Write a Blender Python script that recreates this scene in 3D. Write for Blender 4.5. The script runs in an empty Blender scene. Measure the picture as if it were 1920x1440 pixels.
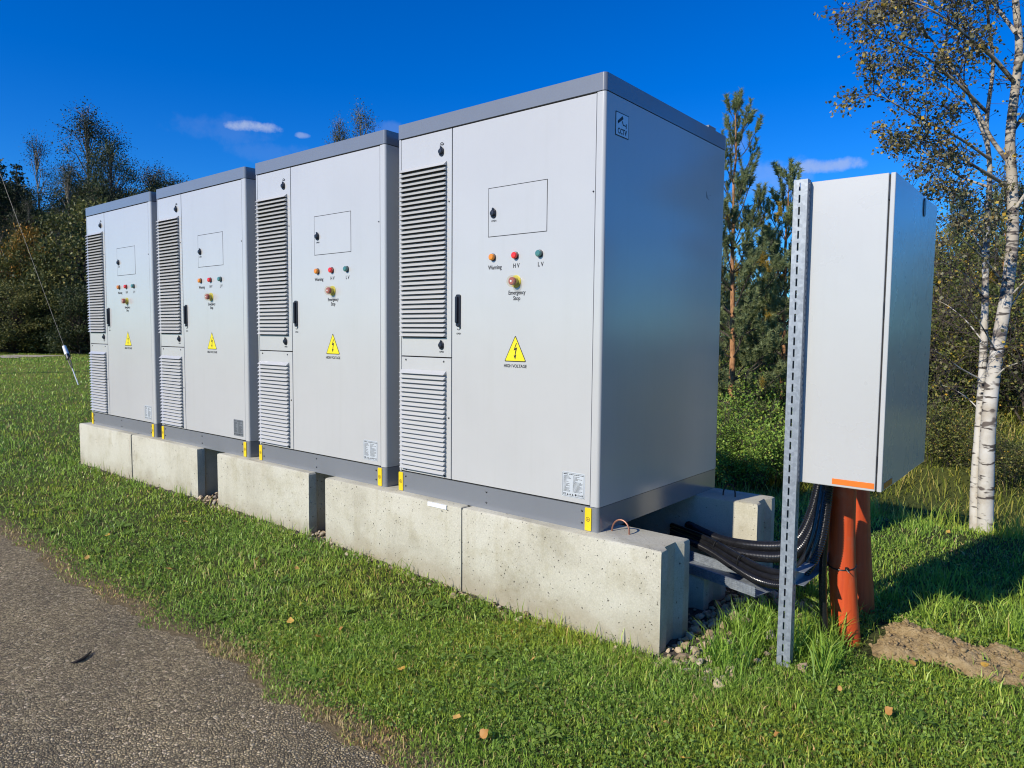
import bpy, math, random
import numpy as np
from mathutils import Vector, Matrix, Euler
from math import radians as rad, sin, cos, pi

random.seed(7)
RNG = np.random.default_rng(11)
sc = bpy.context.scene
COL = sc.collection

# ------------------------------------------------------------------ camera
CAM = Vector((2.983, -2.654, 1.332))
cam_d = bpy.data.cameras.new('camera')
cam_d.sensor_width = 36.0
cam_d.lens = 25.0
cam_d.clip_start = 0.05
cam_d.clip_end = 2000.0
cam = bpy.data.objects.new('camera', cam_d)
COL.objects.link(cam)
cam.location = CAM
cam.rotation_euler = (1.50038, -0.00937, 0.68574)
sc.camera = cam

# ------------------------------------------------------------------ sky, sun, exposure
SUN_EL = rad(30.0)
SUN_AZ = rad(12.4)                      # light travels towards +y, turned a little to +x
world = bpy.data.worlds.new('World')
sc.world = world
world.use_nodes = True
wn, wl = world.node_tree.nodes, world.node_tree.links
wn.clear()
w_out = wn.new('ShaderNodeOutputWorld')
w_bg = wn.new('ShaderNodeBackground')
w_bg.inputs['Strength'].default_value = 0.105
w_sky = wn.new('ShaderNodeTexSky')
w_sky.sky_type = 'NISHITA'
w_sky.sun_disc = False
w_sky.sun_elevation = SUN_EL
w_sky.sun_rotation = pi + SUN_AZ
w_sky.altitude = 100.0
w_sky.air_density = 1.0
w_sky.dust_density = 0.1
w_sky.ozone_density = 3.0
w_hsv = wn.new('ShaderNodeHueSaturation')
w_hsv.inputs['Saturation'].default_value = 1.5
w_hsv.inputs['Value'].default_value = 1.0
wl.new(w_sky.outputs[0], w_hsv.inputs['Color'])
w_mul = wn.new('ShaderNodeMixRGB')
w_mul.blend_type = 'MULTIPLY'
w_mul.inputs[0].default_value = 1.0
w_mul.inputs[2].default_value = (0.32, 0.76, 1.25, 1)
wl.new(w_hsv.outputs[0], w_mul.inputs[1])
sky_col = w_mul.outputs[0]

sun_d = bpy.data.lights.new('sun', 'SUN')
sun_d.energy = 4.3
sun_d.angle = rad(0.53)
sun_d.color = (1.0, 0.93, 0.80)
sun = bpy.data.objects.new('sun', sun_d)
COL.objects.link(sun)
SUN_DIR = Vector((sin(SUN_AZ) * cos(SUN_EL), cos(SUN_AZ) * cos(SUN_EL), -sin(SUN_EL)))
sun.rotation_euler = SUN_DIR.to_track_quat('-Z', 'Y').to_euler()
sun.location = (0, -10, 12)

sc.view_settings.view_transform = 'Standard'
sc.view_settings.look = 'None'
sc.view_settings.exposure = 0.25
sc.view_settings.gamma = 1.0
sc.view_settings.use_curve_mapping = False
sc.render.engine = 'CYCLES'
sc.cycles.use_denoising = True
sc.cycles.max_bounces = 8
sc.cycles.filter_width = 1.1
sc.cycles.transparent_max_bounces = 12

# ------------------------------------------------------------------ pixel helpers (photo 1920 x 1440)
CR = Euler(cam.rotation_euler, 'XYZ').to_matrix()
FPX = 1333.37
def ray(px, py):
    return CR @ Vector(((px - 960) / FPX, -(py - 720) / FPX, -1.0))
def at(px, py, depth):
    return CAM + ray(px, py) * depth
def on_z(px, py, z=0.0):
    d = ray(px, py)
    return CAM + d * ((z - CAM.z) / d.z)
def on_y(px, py, y=0.0):
    d = ray(px, py)
    return CAM + d * ((y - CAM.y) / d.y)

def clouds(base):
    """soft fair-weather clouds by direction in the sky"""
    tc = wn.new('ShaderNodeTexCoord')
    nrm = wn.new('ShaderNodeVectorMath'); nrm.operation = 'NORMALIZE'
    wl.new(tc.outputs['Generated'], nrm.inputs[0])
    nz = wn.new('ShaderNodeTexNoise')
    nz.inputs['Scale'].default_value = 34.0
    nz.inputs['Detail'].default_value = 6.0
    nz.inputs['Roughness'].default_value = 0.62
    wl.new(nrm.outputs[0], nz.inputs['Vector'])
    total = None
    for (px, py, hw, hh, amp) in ((480, 239, 44, 9, .72), (566, 254, 12, 5, .42), (430, 245, 90, 22, .07),
                                  (1548, 311, 56, 11, .55), (1450, 335, 60, 30, .22), (1375, 270, 30, 16, .15),
                                  (510, 285, 70, 18, .06), (730, 240, 30, 12, .12),
                                  (2250, 260, 160, 22, .5), (-300, 300, 150, 20, .5)):
        c = ray(px, py).normalized()
        right = c.cross(Vector((0, 0, 1))).normalized()
        up = right.cross(c).normalized()
        q = []
        for ax, half in ((right, hw), (up, hh)):
            dt = wn.new('ShaderNodeVectorMath'); dt.operation = 'DOT_PRODUCT'
            wl.new(nrm.outputs[0], dt.inputs[0]); dt.inputs[1].default_value = ax
            m = wn.new('ShaderNodeMath'); m.operation = 'MULTIPLY'
            wl.new(dt.outputs['Value'], m.inputs[0]); m.inputs[1].default_value = FPX / half
            p2 = wn.new('ShaderNodeMath'); p2.operation = 'POWER'
            ab = wn.new('ShaderNodeMath'); ab.operation = 'ABSOLUTE'
            wl.new(m.outputs[0], ab.inputs[0]); wl.new(ab.outputs[0], p2.inputs[0]); p2.inputs[1].default_value = 2.0
            q.append(p2)
        fr = wn.new('ShaderNodeVectorMath'); fr.operation = 'DOT_PRODUCT'
        wl.new(nrm.outputs[0], fr.inputs[0]); fr.inputs[1].default_value = c
        front = wn.new('ShaderNodeMath'); front.operation = 'GREATER_THAN'
        wl.new(fr.outputs['Value'], front.inputs[0]); front.inputs[1].default_value = 0.3
        s = wn.new('ShaderNodeMath'); s.operation = 'ADD'
        wl.new(q[0].outputs[0], s.inputs[0]); wl.new(q[1].outputs[0], s.inputs[1])
        # noise pushes the outline in and out
        n2 = wn.new('ShaderNodeMath'); n2.operation = 'MULTIPLY_ADD'
        wl.new(nz.outputs[0], n2.inputs[0]); n2.inputs[1].default_value = -4.2; n2.inputs[2].default_value = 2.1
        ad = wn.new('ShaderNodeMath'); ad.operation = 'ADD'
        wl.new(s.outputs[0], ad.inputs[0]); wl.new(n2.outputs[0], ad.inputs[1])
        mr = wn.new('ShaderNodeMapRange'); mr.interpolation_type = 'SMOOTHSTEP'
        mr.inputs['From Min'].default_value = 1.5; mr.inputs['From Max'].default_value = -0.1
        mr.inputs['To Min'].default_value = 0.0; mr.inputs['To Max'].default_value = amp
        wl.new(ad.outputs[0], mr.inputs['Value'])
        mk = wn.new('ShaderNodeMath'); mk.operation = 'MULTIPLY'
        wl.new(mr.outputs[0], mk.inputs[0]); wl.new(front.outputs[0], mk.inputs[1])
        if total is None:
            total = mk
        else:
            mx = wn.new('ShaderNodeMath'); mx.operation = 'MAXIMUM'
            wl.new(total.outputs[0], mx.inputs[0]); wl.new(mk.outputs[0], mx.inputs[1]); total = mx
    mix = wn.new('ShaderNodeMixRGB')
    wl.new(total.outputs[0], mix.inputs[0]); wl.new(base, mix.inputs[1])
    mix.inputs[2].default_value = (3.9, 4.6, 6.3, 1)
    return mix.outputs[0]
wl.new(clouds(sky_col), w_bg.inputs['Color'])
wl.new(w_bg.outputs[0], w_out.inputs[0])

# ------------------------------------------------------------------ materials
def mat_new(name):
    m = bpy.data.materials.new(name); m.use_nodes = True
    nt = m.node_tree
    return m, nt.nodes, nt.links, nt.nodes['Principled BSDF']

def ramp(n, l, fac, stops, interp='LINEAR'):
    r = n.new('ShaderNodeValToRGB'); r.color_ramp.interpolation = interp
    e = r.color_ramp.elements
    while len(e) < len(stops): e.new(0.5)
    for i, (p, c) in enumerate(stops):
        e[i].position = p; e[i].color = (*c, 1) if len(c) == 3 else c
    l.new(fac, r.inputs[0]); return r.outputs[0]

def noise(n, l, vec, scale, detail=4, rough=.55):
    t = n.new('ShaderNodeTexNoise'); t.inputs['Scale'].default_value = scale
    t.inputs['Detail'].default_value = detail; t.inputs['Roughness'].default_value = rough
    if vec: l.new(vec, t.inputs['Vector'])
    return t.outputs[0]

def bump(n, l, height, strength, dist, prev=None):
    b = n.new('ShaderNodeBump'); b.inputs['Strength'].default_value = strength; b.inputs['Distance'].default_value = dist
    l.new(height, b.inputs['Height'])
    if prev: l.new(prev, b.inputs['Normal'])
    return b.outputs[0]

def mixc(n, l, fac, a, b, mode='MIX'):
    m = n.new('ShaderNodeMixRGB'); m.blend_type = mode
    for i, v in ((0, fac), (1, a), (2, b)):
        if isinstance(v, (int, float)): m.inputs[i].default_value = v
        elif isinstance(v, tuple): m.inputs[i].default_value = (*v, 1)
        else: l.new(v, m.inputs[i])
    return m.outputs[0]

def objcoord(n, l, rnd=True):
    tc = n.new('ShaderNodeTexCoord')
    if not rnd: return tc.outputs['Object']
    oi = n.new('ShaderNodeObjectInfo')
    a = n.new('ShaderNodeVectorMath'); a.operation = 'MULTIPLY_ADD'
    cx = n.new('ShaderNodeCombineXYZ')
    for i in range(3): l.new(oi.outputs['Random'], cx.inputs[i])
    a.inputs[1].default_value = (17.0, 29.0, 41.0)
    l.new(cx.outputs[0], a.inputs[0]); l.new(tc.outputs['Object'], a.inputs[2])
    return a.outputs[0]

def worldpos(n):
    return n.new('ShaderNodeNewGeometry').outputs['Position']

def plain(name, col, rough=.5, metal=0.0, var=0.06, vscale=9.0, bmp=0.0, bscale=120.0, spec=.5, coat=0.0):
    m, n, l, b = mat_new(name)
    v = objcoord(n, l)
    f = noise(n, l, v, vscale, 5)
    lo = tuple(max(0, c * (1 - var * 1.6)) for c in col); hi = tuple(min(1, c * (1 + var)) for c in col)
    l.new(ramp(n, l, f, ((.3, lo), (.7, hi))), b.inputs['Base Color'])
    b.inputs['Roughness'].default_value = rough; b.inputs['Metallic'].default_value = metal
    b.inputs['Specular IOR Level'].default_value = spec
    b.inputs['Coat Weight'].default_value = coat
    if bmp: l.new(bump(n, l, noise(n, l, v, bscale, 2), bmp, .002), b.inputs['Normal'])
    return m

def painted_metal(name, col, rough, dirt=.05, spec=.5):
    m, n, l, b = mat_new(name)
    v = objcoord(n, l)
    f = noise(n, l, v, 2.2, 6, .6)
    base = ramp(n, l, f, ((.25, tuple(c * (1 - dirt) for c in col)), (.65, col)))
    st = n.new('ShaderNodeMapping'); st.inputs['Scale'].default_value = (22, 22, 1.2); l.new(v, st.inputs[0])
    streak = noise(n, l, st.outputs[0], 1.0, 5, .65)
    sm = ramp(n, l, streak, ((.52, (1, 1, 1)), (.8, (.975, .972, .96))))
    base = mixc(n, l, 1.0, base, sm, 'MULTIPLY')
    l.new(base, b.inputs['Base Color'])
    rr = n.new('ShaderNodeMapRange'); l.new(noise(n, l, v, 5.0, 4), rr.inputs[0])
    rr.inputs['To Min'].default_value = rough * .85; rr.inputs['To Max'].default_value = rough * 1.2
    l.new(rr.outputs[0], b.inputs['Roughness'])
    b.inputs['Specular IOR Level'].default_value = spec
    b.inputs['Coat Weight'].default_value = .55; b.inputs['Coat Roughness'].default_value = .16
    h1 = bump(n, l, noise(n, l, v, 2.6, 1), .10, .006)
    l.new(bump(n, l, noise(n, l, v, 420, 2), .025, .001, h1), b.inputs['Normal'])
    return m

M = {}
M['white_paint'] = painted_metal('white_powder_coat', (.49, .49, .475), .24, spec=.75)
M['grey_paint'] = painted_metal('grey_powder_coat', (.185, .198, .215), .22, .07, spec=.75)
M['slat_paint'] = painted_metal('slat_powder_coat', (.50, .50, .485), .34)
M['gap_black'] = plain('black_gap_fill', (.012, .012, .013), .7)
M['vent_dark'] = plain('vent_gap_shade', (.030, .031, .034), .8)
M['black_plastic'] = plain('black_plastic', (.016, .019, .028), .34, bmp=.1)
M['yellow'] = plain('yellow_enamel', (.80, .56, .010), .45, var=.05)
M['sign_yellow'] = plain('sign_yellow_vinyl', (.78, .66, .015), .4, var=.04)
M['print'] = plain('black_print', (.012, .012, .014), .5)
M['amber'] = plain('amber_lens', (.75, .24, .008), .2, coat=.6)
M['red'] = plain('red_lens', (.75, .025, .012), .2, coat=.6)
M['green'] = plain('green_lens', (.07, .20, .18), .2, coat=.6)
M['estop'] = plain('red_plastic', (.36, .05, .035), .35)
M['brass'] = plain('yellow_metal_ring', (.62, .55, .06), .35, .2)
M['bezel'] = plain('dark_bezel', (.06, .06, .065), .35, .5)
M['bolt'] = plain('dark_bolt_head', (.05, .052, .06), .35, .7)
M['plate'] = plain('anodised_rating_plate', (.66, .69, .71), .38, .35, var=.03)
M['plate_reflection'] = plain('anodised_rating_plate_dull', (.28, .30, .32), .35, .5, var=.03)  # darker copy of the plate, a dark reflection put into its colour
M['sticker'] = plain('white_sticker', (.78, .80, .82), .45)
M['orange_sticker'] = plain('orange_sticker', (.72, .17, .015), .4)
M['galv'] = None
M['copper'] = plain('copper_rod', (.32, .15, .10), .45, .55)
M['conduit'] = plain('black_conduit', (.013, .013, .015), .24, var=.2, vscale=30)
M['tie'] = plain('black_cable_tie', (.01, .01, .011), .4)
M['white_box'] = painted_metal('box_powder_coat', (.49, .49, .475), .27, spec=.7)
M['wood'] = plain('weathered_plank', (.42, .34, .19), .8, var=.25, vscale=40)
M['twig'] = plain('dry_twig', (.035, .025, .018), .85, var=.3, vscale=60)
M['wire'] = plain('steel_wire', (.07, .068, .065), .5, .4)
M['pole'] = plain('weathered_pole', (.20, .17, .13), .85, var=.25)
M['tensioner'] = plain('white_tensioner', (.74, .74, .74), .4)

def guard_mat():
    m, n, l, b = mat_new('clear_plastic_guard')
    tr = n.new('ShaderNodeBsdfTransparent'); tr.inputs[0].default_value = (.93, .9, .84, 1)
    b.inputs['Base Color'].default_value = (.8, .75, .62, 1); b.inputs['Roughness'].default_value = .12
    mx = n.new('ShaderNodeMixShader'); mx.inputs[0].default_value = .10
    l.new(tr.outputs[0], mx.inputs[1]); l.new(b.outputs[0], mx.inputs[2])
    l.new(mx.outputs[0], n['Material Output'].inputs[0])
    return m
M['guard'] = guard_mat()

def galv_mat():
    m, n, l, b = mat_new('galvanised_steel')
    v = objcoord(n, l)
    vo = n.new('ShaderNodeTexVoronoi'); vo.inputs['Scale'].default_value = 90; l.new(v, vo.inputs['Vector'])
    f = mixc(n, l, .6, vo.outputs['Color'], noise(n, l, v, 14, 5))
    l.new(ramp(n, l, f, ((.25, (.20, .225, .255)), (.7, (.33, .365, .40)))), b.inputs['Base Color'])
    b.inputs['Metallic'].default_value = .35; b.inputs['Roughness'].default_value = .46
    return m
M['galv'] = galv_mat()

def orange_mat():
    m, n, l, b = mat_new('orange_pipe_plastic')
    v = objcoord(n, l)
    mp = n.new('ShaderNodeMapping'); mp.inputs['Scale'].default_value = (30, 30, 1.6); l.new(v, mp.inputs[0])
    f = noise(n, l, mp.outputs[0], 1.0, 6, .65)
    c = ramp(n, l, f, ((.3, (.42, .045, .010)), (.55, (.62, .080, .014)), (.8, (.68, .12, .03))))
    d = ramp(n, l, noise(n, l, v, 9, 6, .7), ((.55, (0, 0, 0)), (.75, (1, 1, 1))))
    g = n.new('ShaderNodeMath'); g.operation = 'MULTIPLY'; l.new(d, g.inputs[0]); g.inputs[1].default_value = .35
    c = mixc(n, l, g.outputs[0], c, (.42, .25, .17))
    l.new(c, b.inputs['Base Color']); b.inputs['Roughness'].default_value = .5
    l.new(bump(n, l, noise(n, l, v, 200, 3), .12, .002), b.inputs['Normal'])
    return m
M['orange'] = orange_mat()

def concrete_mat():
    m, n, l, b = mat_new('cast_concrete')
    v = objcoord(n, l)
    big = noise(n, l, v, 2.6, 6, .62)
    base = ramp(n, l, big, ((.28, (.36, .335, .255)), (.5, (.475, .45, .355)), (.72, (.525, .505, .415))))
    fine = ramp(n, l, noise(n, l, v, 160, 3), ((.3, (.86, .86, .86)), (.7, (1.06, 1.06, 1.06))))
    base = mixc(n, l, 1.0, base, fine, 'MULTIPLY')
    st = n.new('ShaderNodeMapping'); st.inputs['Scale'].default_value = (9, 9, .8); l.new(v, st.inputs[0])
    base = mixc(n, l, 1.0, base, ramp(n, l, noise(n, l, st.outputs[0], 1.3, 4), ((.55, (1, 1, 1)), (.8, (.86, .83, .76)))), 'MULTIPLY')
    wob = n.new('ShaderNodeVectorMath'); wob.operation = 'MULTIPLY_ADD'
    nn = n.new('ShaderNodeTexNoise'); nn.inputs['Scale'].default_value = 45; l.new(v, nn.inputs['Vector'])
    l.new(nn.outputs['Color'], wob.inputs[0]); wob.inputs[1].default_value = (.02, .02, .02); l.new(v, wob.inputs[2])
    pits = None
    for scale, thr, soft, dens in ((38, .135, .05, .60), (75, .15, .06, .68), (16, .06, .022, .45)):
        vo = n.new('ShaderNodeTexVoronoi'); vo.inputs['Scale'].default_value = scale; l.new(wob.outputs[0], vo.inputs['Vector'])
        sep = n.new('ShaderNodeSeparateColor'); l.new(vo.outputs['Color'], sep.inputs[0])
        on = n.new('ShaderNodeMath'); on.operation = 'GREATER_THAN'; l.new(sep.outputs[0], on.inputs[0]); on.inputs[1].default_value = dens
        mr = n.new('ShaderNodeMapRange'); l.new(vo.outputs['Distance'], mr.inputs[0])
        mr.inputs['From Min'].default_value = thr; mr.inputs['From Max'].default_value = thr - soft
        mu = n.new('ShaderNodeMath'); mu.operation = 'MULTIPLY'; l.new(mr.outputs[0], mu.inputs[0]); l.new(on.outputs[0], mu.inputs[1])
        if pits is None: pits = mu.outputs[0]
        else:
            mx = n.new('ShaderNodeMath'); mx.operation = 'MAXIMUM'; l.new(pits, mx.inputs[0]); l.new(mu.outputs[0], mx.inputs[1]); pits = mx.outputs[0]
    tcz = n.new('ShaderNodeTexCoord'); sz_ = n.new('ShaderNodeSeparateXYZ'); l.new(tcz.outputs['Object'], sz_.inputs[0])
    wz = n.new('ShaderNodeMath'); wz.operation = 'MULTIPLY_ADD'; l.new(noise(n, l, v, 7, 5, .65), wz.inputs[0]); wz.inputs[1].default_value = -.22; l.new(sz_.outputs['Z'], wz.inputs[2])
    fz = n.new('ShaderNodeMapRange'); l.new(wz.outputs[0], fz.inputs[0]); fz.inputs['From Min'].default_value = .07; fz.inputs['From Max'].default_value = -.06; fz.inputs['To Max'].default_value = .55
    base = mixc(n, l, fz.outputs[0], base, (.27, .22, .14))
    blot = ramp(n, l, noise(n, l, v, 5.5, 7, .72), ((.52, (1.04, 1.04, 1.04)), (.62, (.95, .94, .90)), (.74, (.84, .81, .75))))
    base = mixc(n, l, 1.0, base, blot, 'MULTIPLY')
    pf = n.new('ShaderNodeMath'); pf.operation = 'MULTIPLY'; l.new(pits, pf.inputs[0]); pf.inputs[1].default_value = .72
    base = mixc(n, l, pf.outputs[0], base, (.07, .062, .05))
    l.new(base, b.inputs['Base Color'])
    b.inputs['Roughness'].default_value = .88; b.inputs['Specular IOR Level'].default_value = .25
    inv = n.new('ShaderNodeMath'); inv.operation = 'SUBTRACT'; inv.inputs[0].default_value = 1; l.new(pits, inv.inputs[1])
    b1 = bump(n, l, inv.outputs[0], .9, .006)
    b2 = bump(n, l, noise(n, l, v, 28, 5), .22, .006, b1)
    l.new(b2, b.inputs['Normal'])
    return m
M['concrete'] = concrete_mat()

def asphalt_mat():
    m, n, l, b = mat_new('chip_asphalt')
    v = worldpos(n)
    wob = n.new('ShaderNodeVectorMath'); wob.operation = 'MULTIPLY_ADD'
    nn = n.new('ShaderNodeTexNoise'); nn.inputs['Scale'].default_value = 150; l.new(v, nn.inputs['Vector'])
    l.new(nn.outputs['Color'], wob.inputs[0]); wob.inputs[1].default_value = (.006, .006, .006); l.new(v, wob.inputs[2])
    vo = n.new('ShaderNodeTexVoronoi'); vo.inputs['Scale'].default_value = 92; l.new(wob.outputs[0], vo.inputs['Vector'])
    ve = n.new('ShaderNodeTexVoronoi'); ve.feature = 'DISTANCE_TO_EDGE'; ve.inputs['Scale'].default_value = 92; l.new(wob.outputs[0], ve.inputs['Vector'])
    sep = n.new('ShaderNodeSeparateColor'); l.new(vo.outputs['Color'], sep.inputs[0])
    chip = ramp(n, l, sep.outputs[0], ((0, (.25, .195, .105)), (.55, (.47, .375, .205)), (.9, (.60, .49, .29)), (1, (.78, .66, .45))))
    gap = ramp(n, l, ve.outputs['Distance'], ((.0, (.12, .11, .10)), (.16, (1, 1, 1))))
    c = mixc(n, l, 1.0, chip, gap, 'MULTIPLY')
    big = ramp(n, l, noise(n, l, v, 1.6, 5, .6), ((.3, (.80, .79, .78)), (.7, (1.18, 1.15, 1.1))))
    c = mixc(n, l, 1.0, c, big, 'MULTIPLY')
    l.new(c, b.inputs['Base Color']); b.inputs['Roughness'].default_value = .82
    hh = n.new('ShaderNodeMath'); hh.operation = 'MULTIPLY_ADD'
    mr = n.new('ShaderNodeMapRange'); l.new(ve.outputs['Distance'], mr.inputs[0]); mr.inputs['From Max'].default_value = .35
    l.new(sep.outputs[1], hh.inputs[0]); hh.inputs[1].default_value = .9; l.new(mr.outputs[0], hh.inputs[2])
    l.new(bump(n, l, hh.outputs[0], 1.0, .0085), b.inputs['Normal'])
    return m
M['asphalt'] = asphalt_mat()

def soil_mat():
    m, n, l, b = mat_new('turf_soil')
    v = worldpos(n)
    c = ramp(n, l, noise(n, l, v, 22, 6, .65), ((.3, (.035, .040, .016)), (.55, (.075, .090, .028)), (.8, (.14, .12, .06))))
    far = ramp(n, l, noise(n, l, v, .35, 5, .6), ((.35, (.13, .17, .03)), (.65, (.20, .21, .045))))
    ln = n.new('ShaderNodeVectorMath'); ln.operation = 'DISTANCE'; l.new(v, ln.inputs[0]); ln.inputs[1].default_value = CAM
    mr = n.new('ShaderNodeMapRange'); l.new(ln.outputs['Value'], mr.inputs[0])
    mr.inputs['From Min'].default_value = 6; mr.inputs['From Max'].default_value = 22
    sx = n.new('ShaderNodeSeparateXYZ'); l.new(v, sx.inputs[0])
    em = n.new('ShaderNodeMapRange'); l.new(sx.outputs['Y'], em.inputs[0]); em.inputs['From Min'].default_value = EDGE_Y + .02; em.inputs['From Max'].default_value = EDGE_Y + .17
    em.inputs['To Min'].default_value = 1.0; em.inputs['To Max'].default_value = 0.0
    c = mixc(n, l, em.outputs[0], c, ramp(n, l, noise(n, l, v, 35, 6, .7), ((.3, (.10, .075, .04)), (.7, (.30, .23, .13)))))
    l.new(mixc(n, l, mr.outputs[0], c, far), b.inputs['Base Color'])
    b.inputs['Roughness'].default_value = .95; b.inputs['Specular IOR Level'].default_value = .1
    l.new(bump(n, l, noise(n, l, v, 40, 6, .7), .8, .03), b.inputs['Normal'])
    return m


def dirt_mat(name, lo, mid, hi, scale=30, dist=.02):
    m, n, l, b = mat_new(name)
    v = worldpos(n)
    c = ramp(n, l, noise(n, l, v, scale, 7, .68), ((.28, lo), (.5, mid), (.75, hi)))
    l.new(c, b.inputs['Base Color']); b.inputs['Roughness'].default_value = .95; b.inputs['Specular IOR Level'].default_value = .15
    l.new(bump(n, l, noise(n, l, v, scale * 2.2, 6, .72), 1.0, dist), b.inputs['Normal'])
    return m
M['dirt'] = dirt_mat('sandy_dirt', (.27, .185, .085), (.46, .33, .165), (.58, .44, .25))
M['gravel_bed'] = dirt_mat('gravel_fines', (.05, .042, .034), (.12, .10, .08), (.22, .19, .15), 55)
M['path'] = dirt_mat('pale_gravel_path', (.36, .29, .22), (.45, .38, .30), (.52, .45, .37), 3)

def stone_mat():
    m, n, l, b = mat_new('crushed_stone')
    oi = n.new('ShaderNodeObjectInfo'); v = objcoord(n, l)
    c = ramp(n, l, oi.outputs['Random'], ((0, (.36, .26, .16)), (.35, (.52, .40, .25)), (.7, (.60, .48, .32)), (1, (.44, .39, .32))))
    c = mixc(n, l, 1.0, c, ramp(n, l, noise(n, l, v, 60, 5), ((.3, (.72, .7, .68)), (.7, (1.1, 1.1, 1.08)))), 'MULTIPLY')
    l.new(c, b.inputs['Base Color']); b.inputs['Roughness'].default_value = .85
    l.new(bump(n, l, noise(n, l, v, 120, 5), .5, .004), b.inputs['Normal'])
    return m
M['stone'] = stone_mat()

def leafy(name, stops, trans=.35, rough=.55, spec=.3, posmix=None):
    m, n, l, b = mat_new(name)
    a = n.new('ShaderNodeAttribute'); a.attribute_name = 'tint'
    c = ramp(n, l, a.outputs['Fac'], stops)
    if posmix:
        f = ramp(n, l, noise(n, l, worldpos(n), posmix[0], 5, .6), ((posmix[1], (0, 0, 0)), (posmix[2], (1, 1, 1))))
        c = mixc(n, l, f, c, mixc(n, l, 1.0, c, posmix[3], 'MULTIPLY'))
    oi = n.new('ShaderNodeObjectInfo')
    hs = n.new('ShaderNodeHueSaturation'); l.new(c, hs.inputs['Color'])
    mr = n.new('ShaderNodeMapRange'); l.new(oi.outputs['Random'], mr.inputs[0])
    mr.inputs['To Min'].default_value = .8; mr.inputs['To Max'].default_value = 1.2
    l.new(mr.outputs[0], hs.inputs['Value'])
    c = hs.outputs[0]
    l.new(c, b.inputs['Base Color']); b.inputs['Roughness'].default_value = rough
    b.inputs['Specular IOR Level'].default_value = spec
    t = n.new('ShaderNodeBsdfTranslucent'); l.new(c, t.inputs[0])
    mx = n.new('ShaderNodeMixShader'); mx.inputs[0].default_value = trans
    l.new(b.outputs[0], mx.inputs[1]); l.new(t.outputs[0], mx.inputs[2])
    l.new(mx.outputs[0], n['Material Output'].inputs[0])
    return m
M['grass'] = leafy('lawn_grass_blades', ((0, (.125, .235, .030)), (.35, (.25, .425, .058)), (.62, (.385, .545, .09)), (.80, (.50, .56, .13)), (.90, (.50, .39, .17)), (1, (.60, .46, .26))),
                   .32, .42, .40, (1.3, .42, .66, (1.28, 1.02, .80)))
M['tall_grass'] = leafy('tall_meadow_grass', ((0, (.12, .18, .025)), (.4, (.26, .30, .045)), (.7, (.42, .37, .075)), (1, (.55, .43, .16))), .3)
M['birch_leaf'] = leafy('birch_leaves', ((0, (.06, .066, .028)), (.4, (.125, .12, .055)), (.7, (.25, .215, .12)), (.9, (.42, .31, .06)), (1, (.55, .31, .03))), .2, .45)
M['pine_needle'] = leafy('pine_needles', ((0, (.19, .235, .11)), (.5, (.38, .45, .215)), (.85, (.48, .51, .20)), (1, (.64, .42, .06))), .52, .45)
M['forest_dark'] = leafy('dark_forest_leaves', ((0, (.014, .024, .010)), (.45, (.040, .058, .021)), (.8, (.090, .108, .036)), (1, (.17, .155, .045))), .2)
M['forest_mid'] = leafy('olive_forest_leaves', ((0, (.032, .044, .014)), (.45, (.11, .125, .036)), (.8, (.25, .235, .070)), (1, (.40, .31, .075))), .25)
M['forest_orange'] = leafy('autumn_orange_leaves', ((0, (.08, .09, .02)), (.4, (.20, .15, .03)), (.7, (.40, .20, .025)), (1, (.50, .22, .02))), .2)
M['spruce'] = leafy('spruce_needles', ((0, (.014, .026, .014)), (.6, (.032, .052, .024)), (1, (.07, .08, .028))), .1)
M['shrub'] = leafy('shrub_leaves', ((0, (.065, .09, .022)), (.45, (.16, .185, .045)), (.8, (.29, .265, .075)), (.95, (.46, .34, .05)), (1, (.55, .31, .03))), .3)
M['weed'] = leafy('weed_leaves', ((0, (.12, .225, .035)), (.6, (.27, .41, .065)), (1, (.46, .46, .09))), .3)
M['fallen'] = leafy('fallen_leaf', ((0, (.55, .32, .04)), (.5, (.62, .38, .10)), (1, (.52, .22, .06))), .2)
M['bark_dark'] = plain('dark_bark', (.075, .060, .048), .9, var=.4, vscale=20)
M['twig_bark'] = plain('birch_twig_bark', (.060, .042, .036), .8, var=.3, vscale=30)

def birch_bark(name='birch_bark', zs=1.0):
    m, n, l, b = mat_new(name)
    v = objcoord(n, l, False)
    mp = n.new('ShaderNodeMapping'); mp.inputs['Scale'].default_value = (9, 9, 34); l.new(v, mp.inputs[0])
    f = noise(n, l, mp.outputs[0], 1.0, 3, .5)
    mask = ramp(n, l, f, ((.56, (0, 0, 0)), (.62, (1, 1, 1))))
    mp2 = n.new('ShaderNodeMapping'); mp2.inputs['Scale'].default_value = (7, 7, 11); l.new(v, mp2.inputs[0])
    f2 = noise(n, l, mp2.outputs[0], 1.0, 2)
    mask2 = ramp(n, l, f2, ((.59, (0, 0, 0)), (.64, (1, 1, 1))))
    base = ramp(n, l, noise(n, l, v, 6, 5, .6), ((.3, (.36, .31, .24)), (.5, (.50, .47, .41)), (.7, (.58, .56, .52))))
    sx = n.new('ShaderNodeSeparateXYZ'); l.new(v, sx.inputs[0])
    up = n.new('ShaderNodeMapRange'); l.new(sx.outputs['Z'], up.inputs[0]); up.inputs['From Min'].default_value = .9; up.inputs['From Max'].default_value = 2.6; up.inputs['To Max'].default_value = .75
    base = mixc(n, l, up.outputs[0], base, mixc(n, l, 1.0, base, (.66, .58, .46), 'MULTIPLY'))
    c = mixc(n, l, mask, base, (.07, .058, .048)); c = mixc(n, l, mask2, c, (.11, .09, .075))
    l.new(c, b.inputs['Base Color']); b.inputs['Roughness'].default_value = .75
    l.new(bump(n, l, f, .3, .006), b.inputs['Normal'])
    return m
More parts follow.
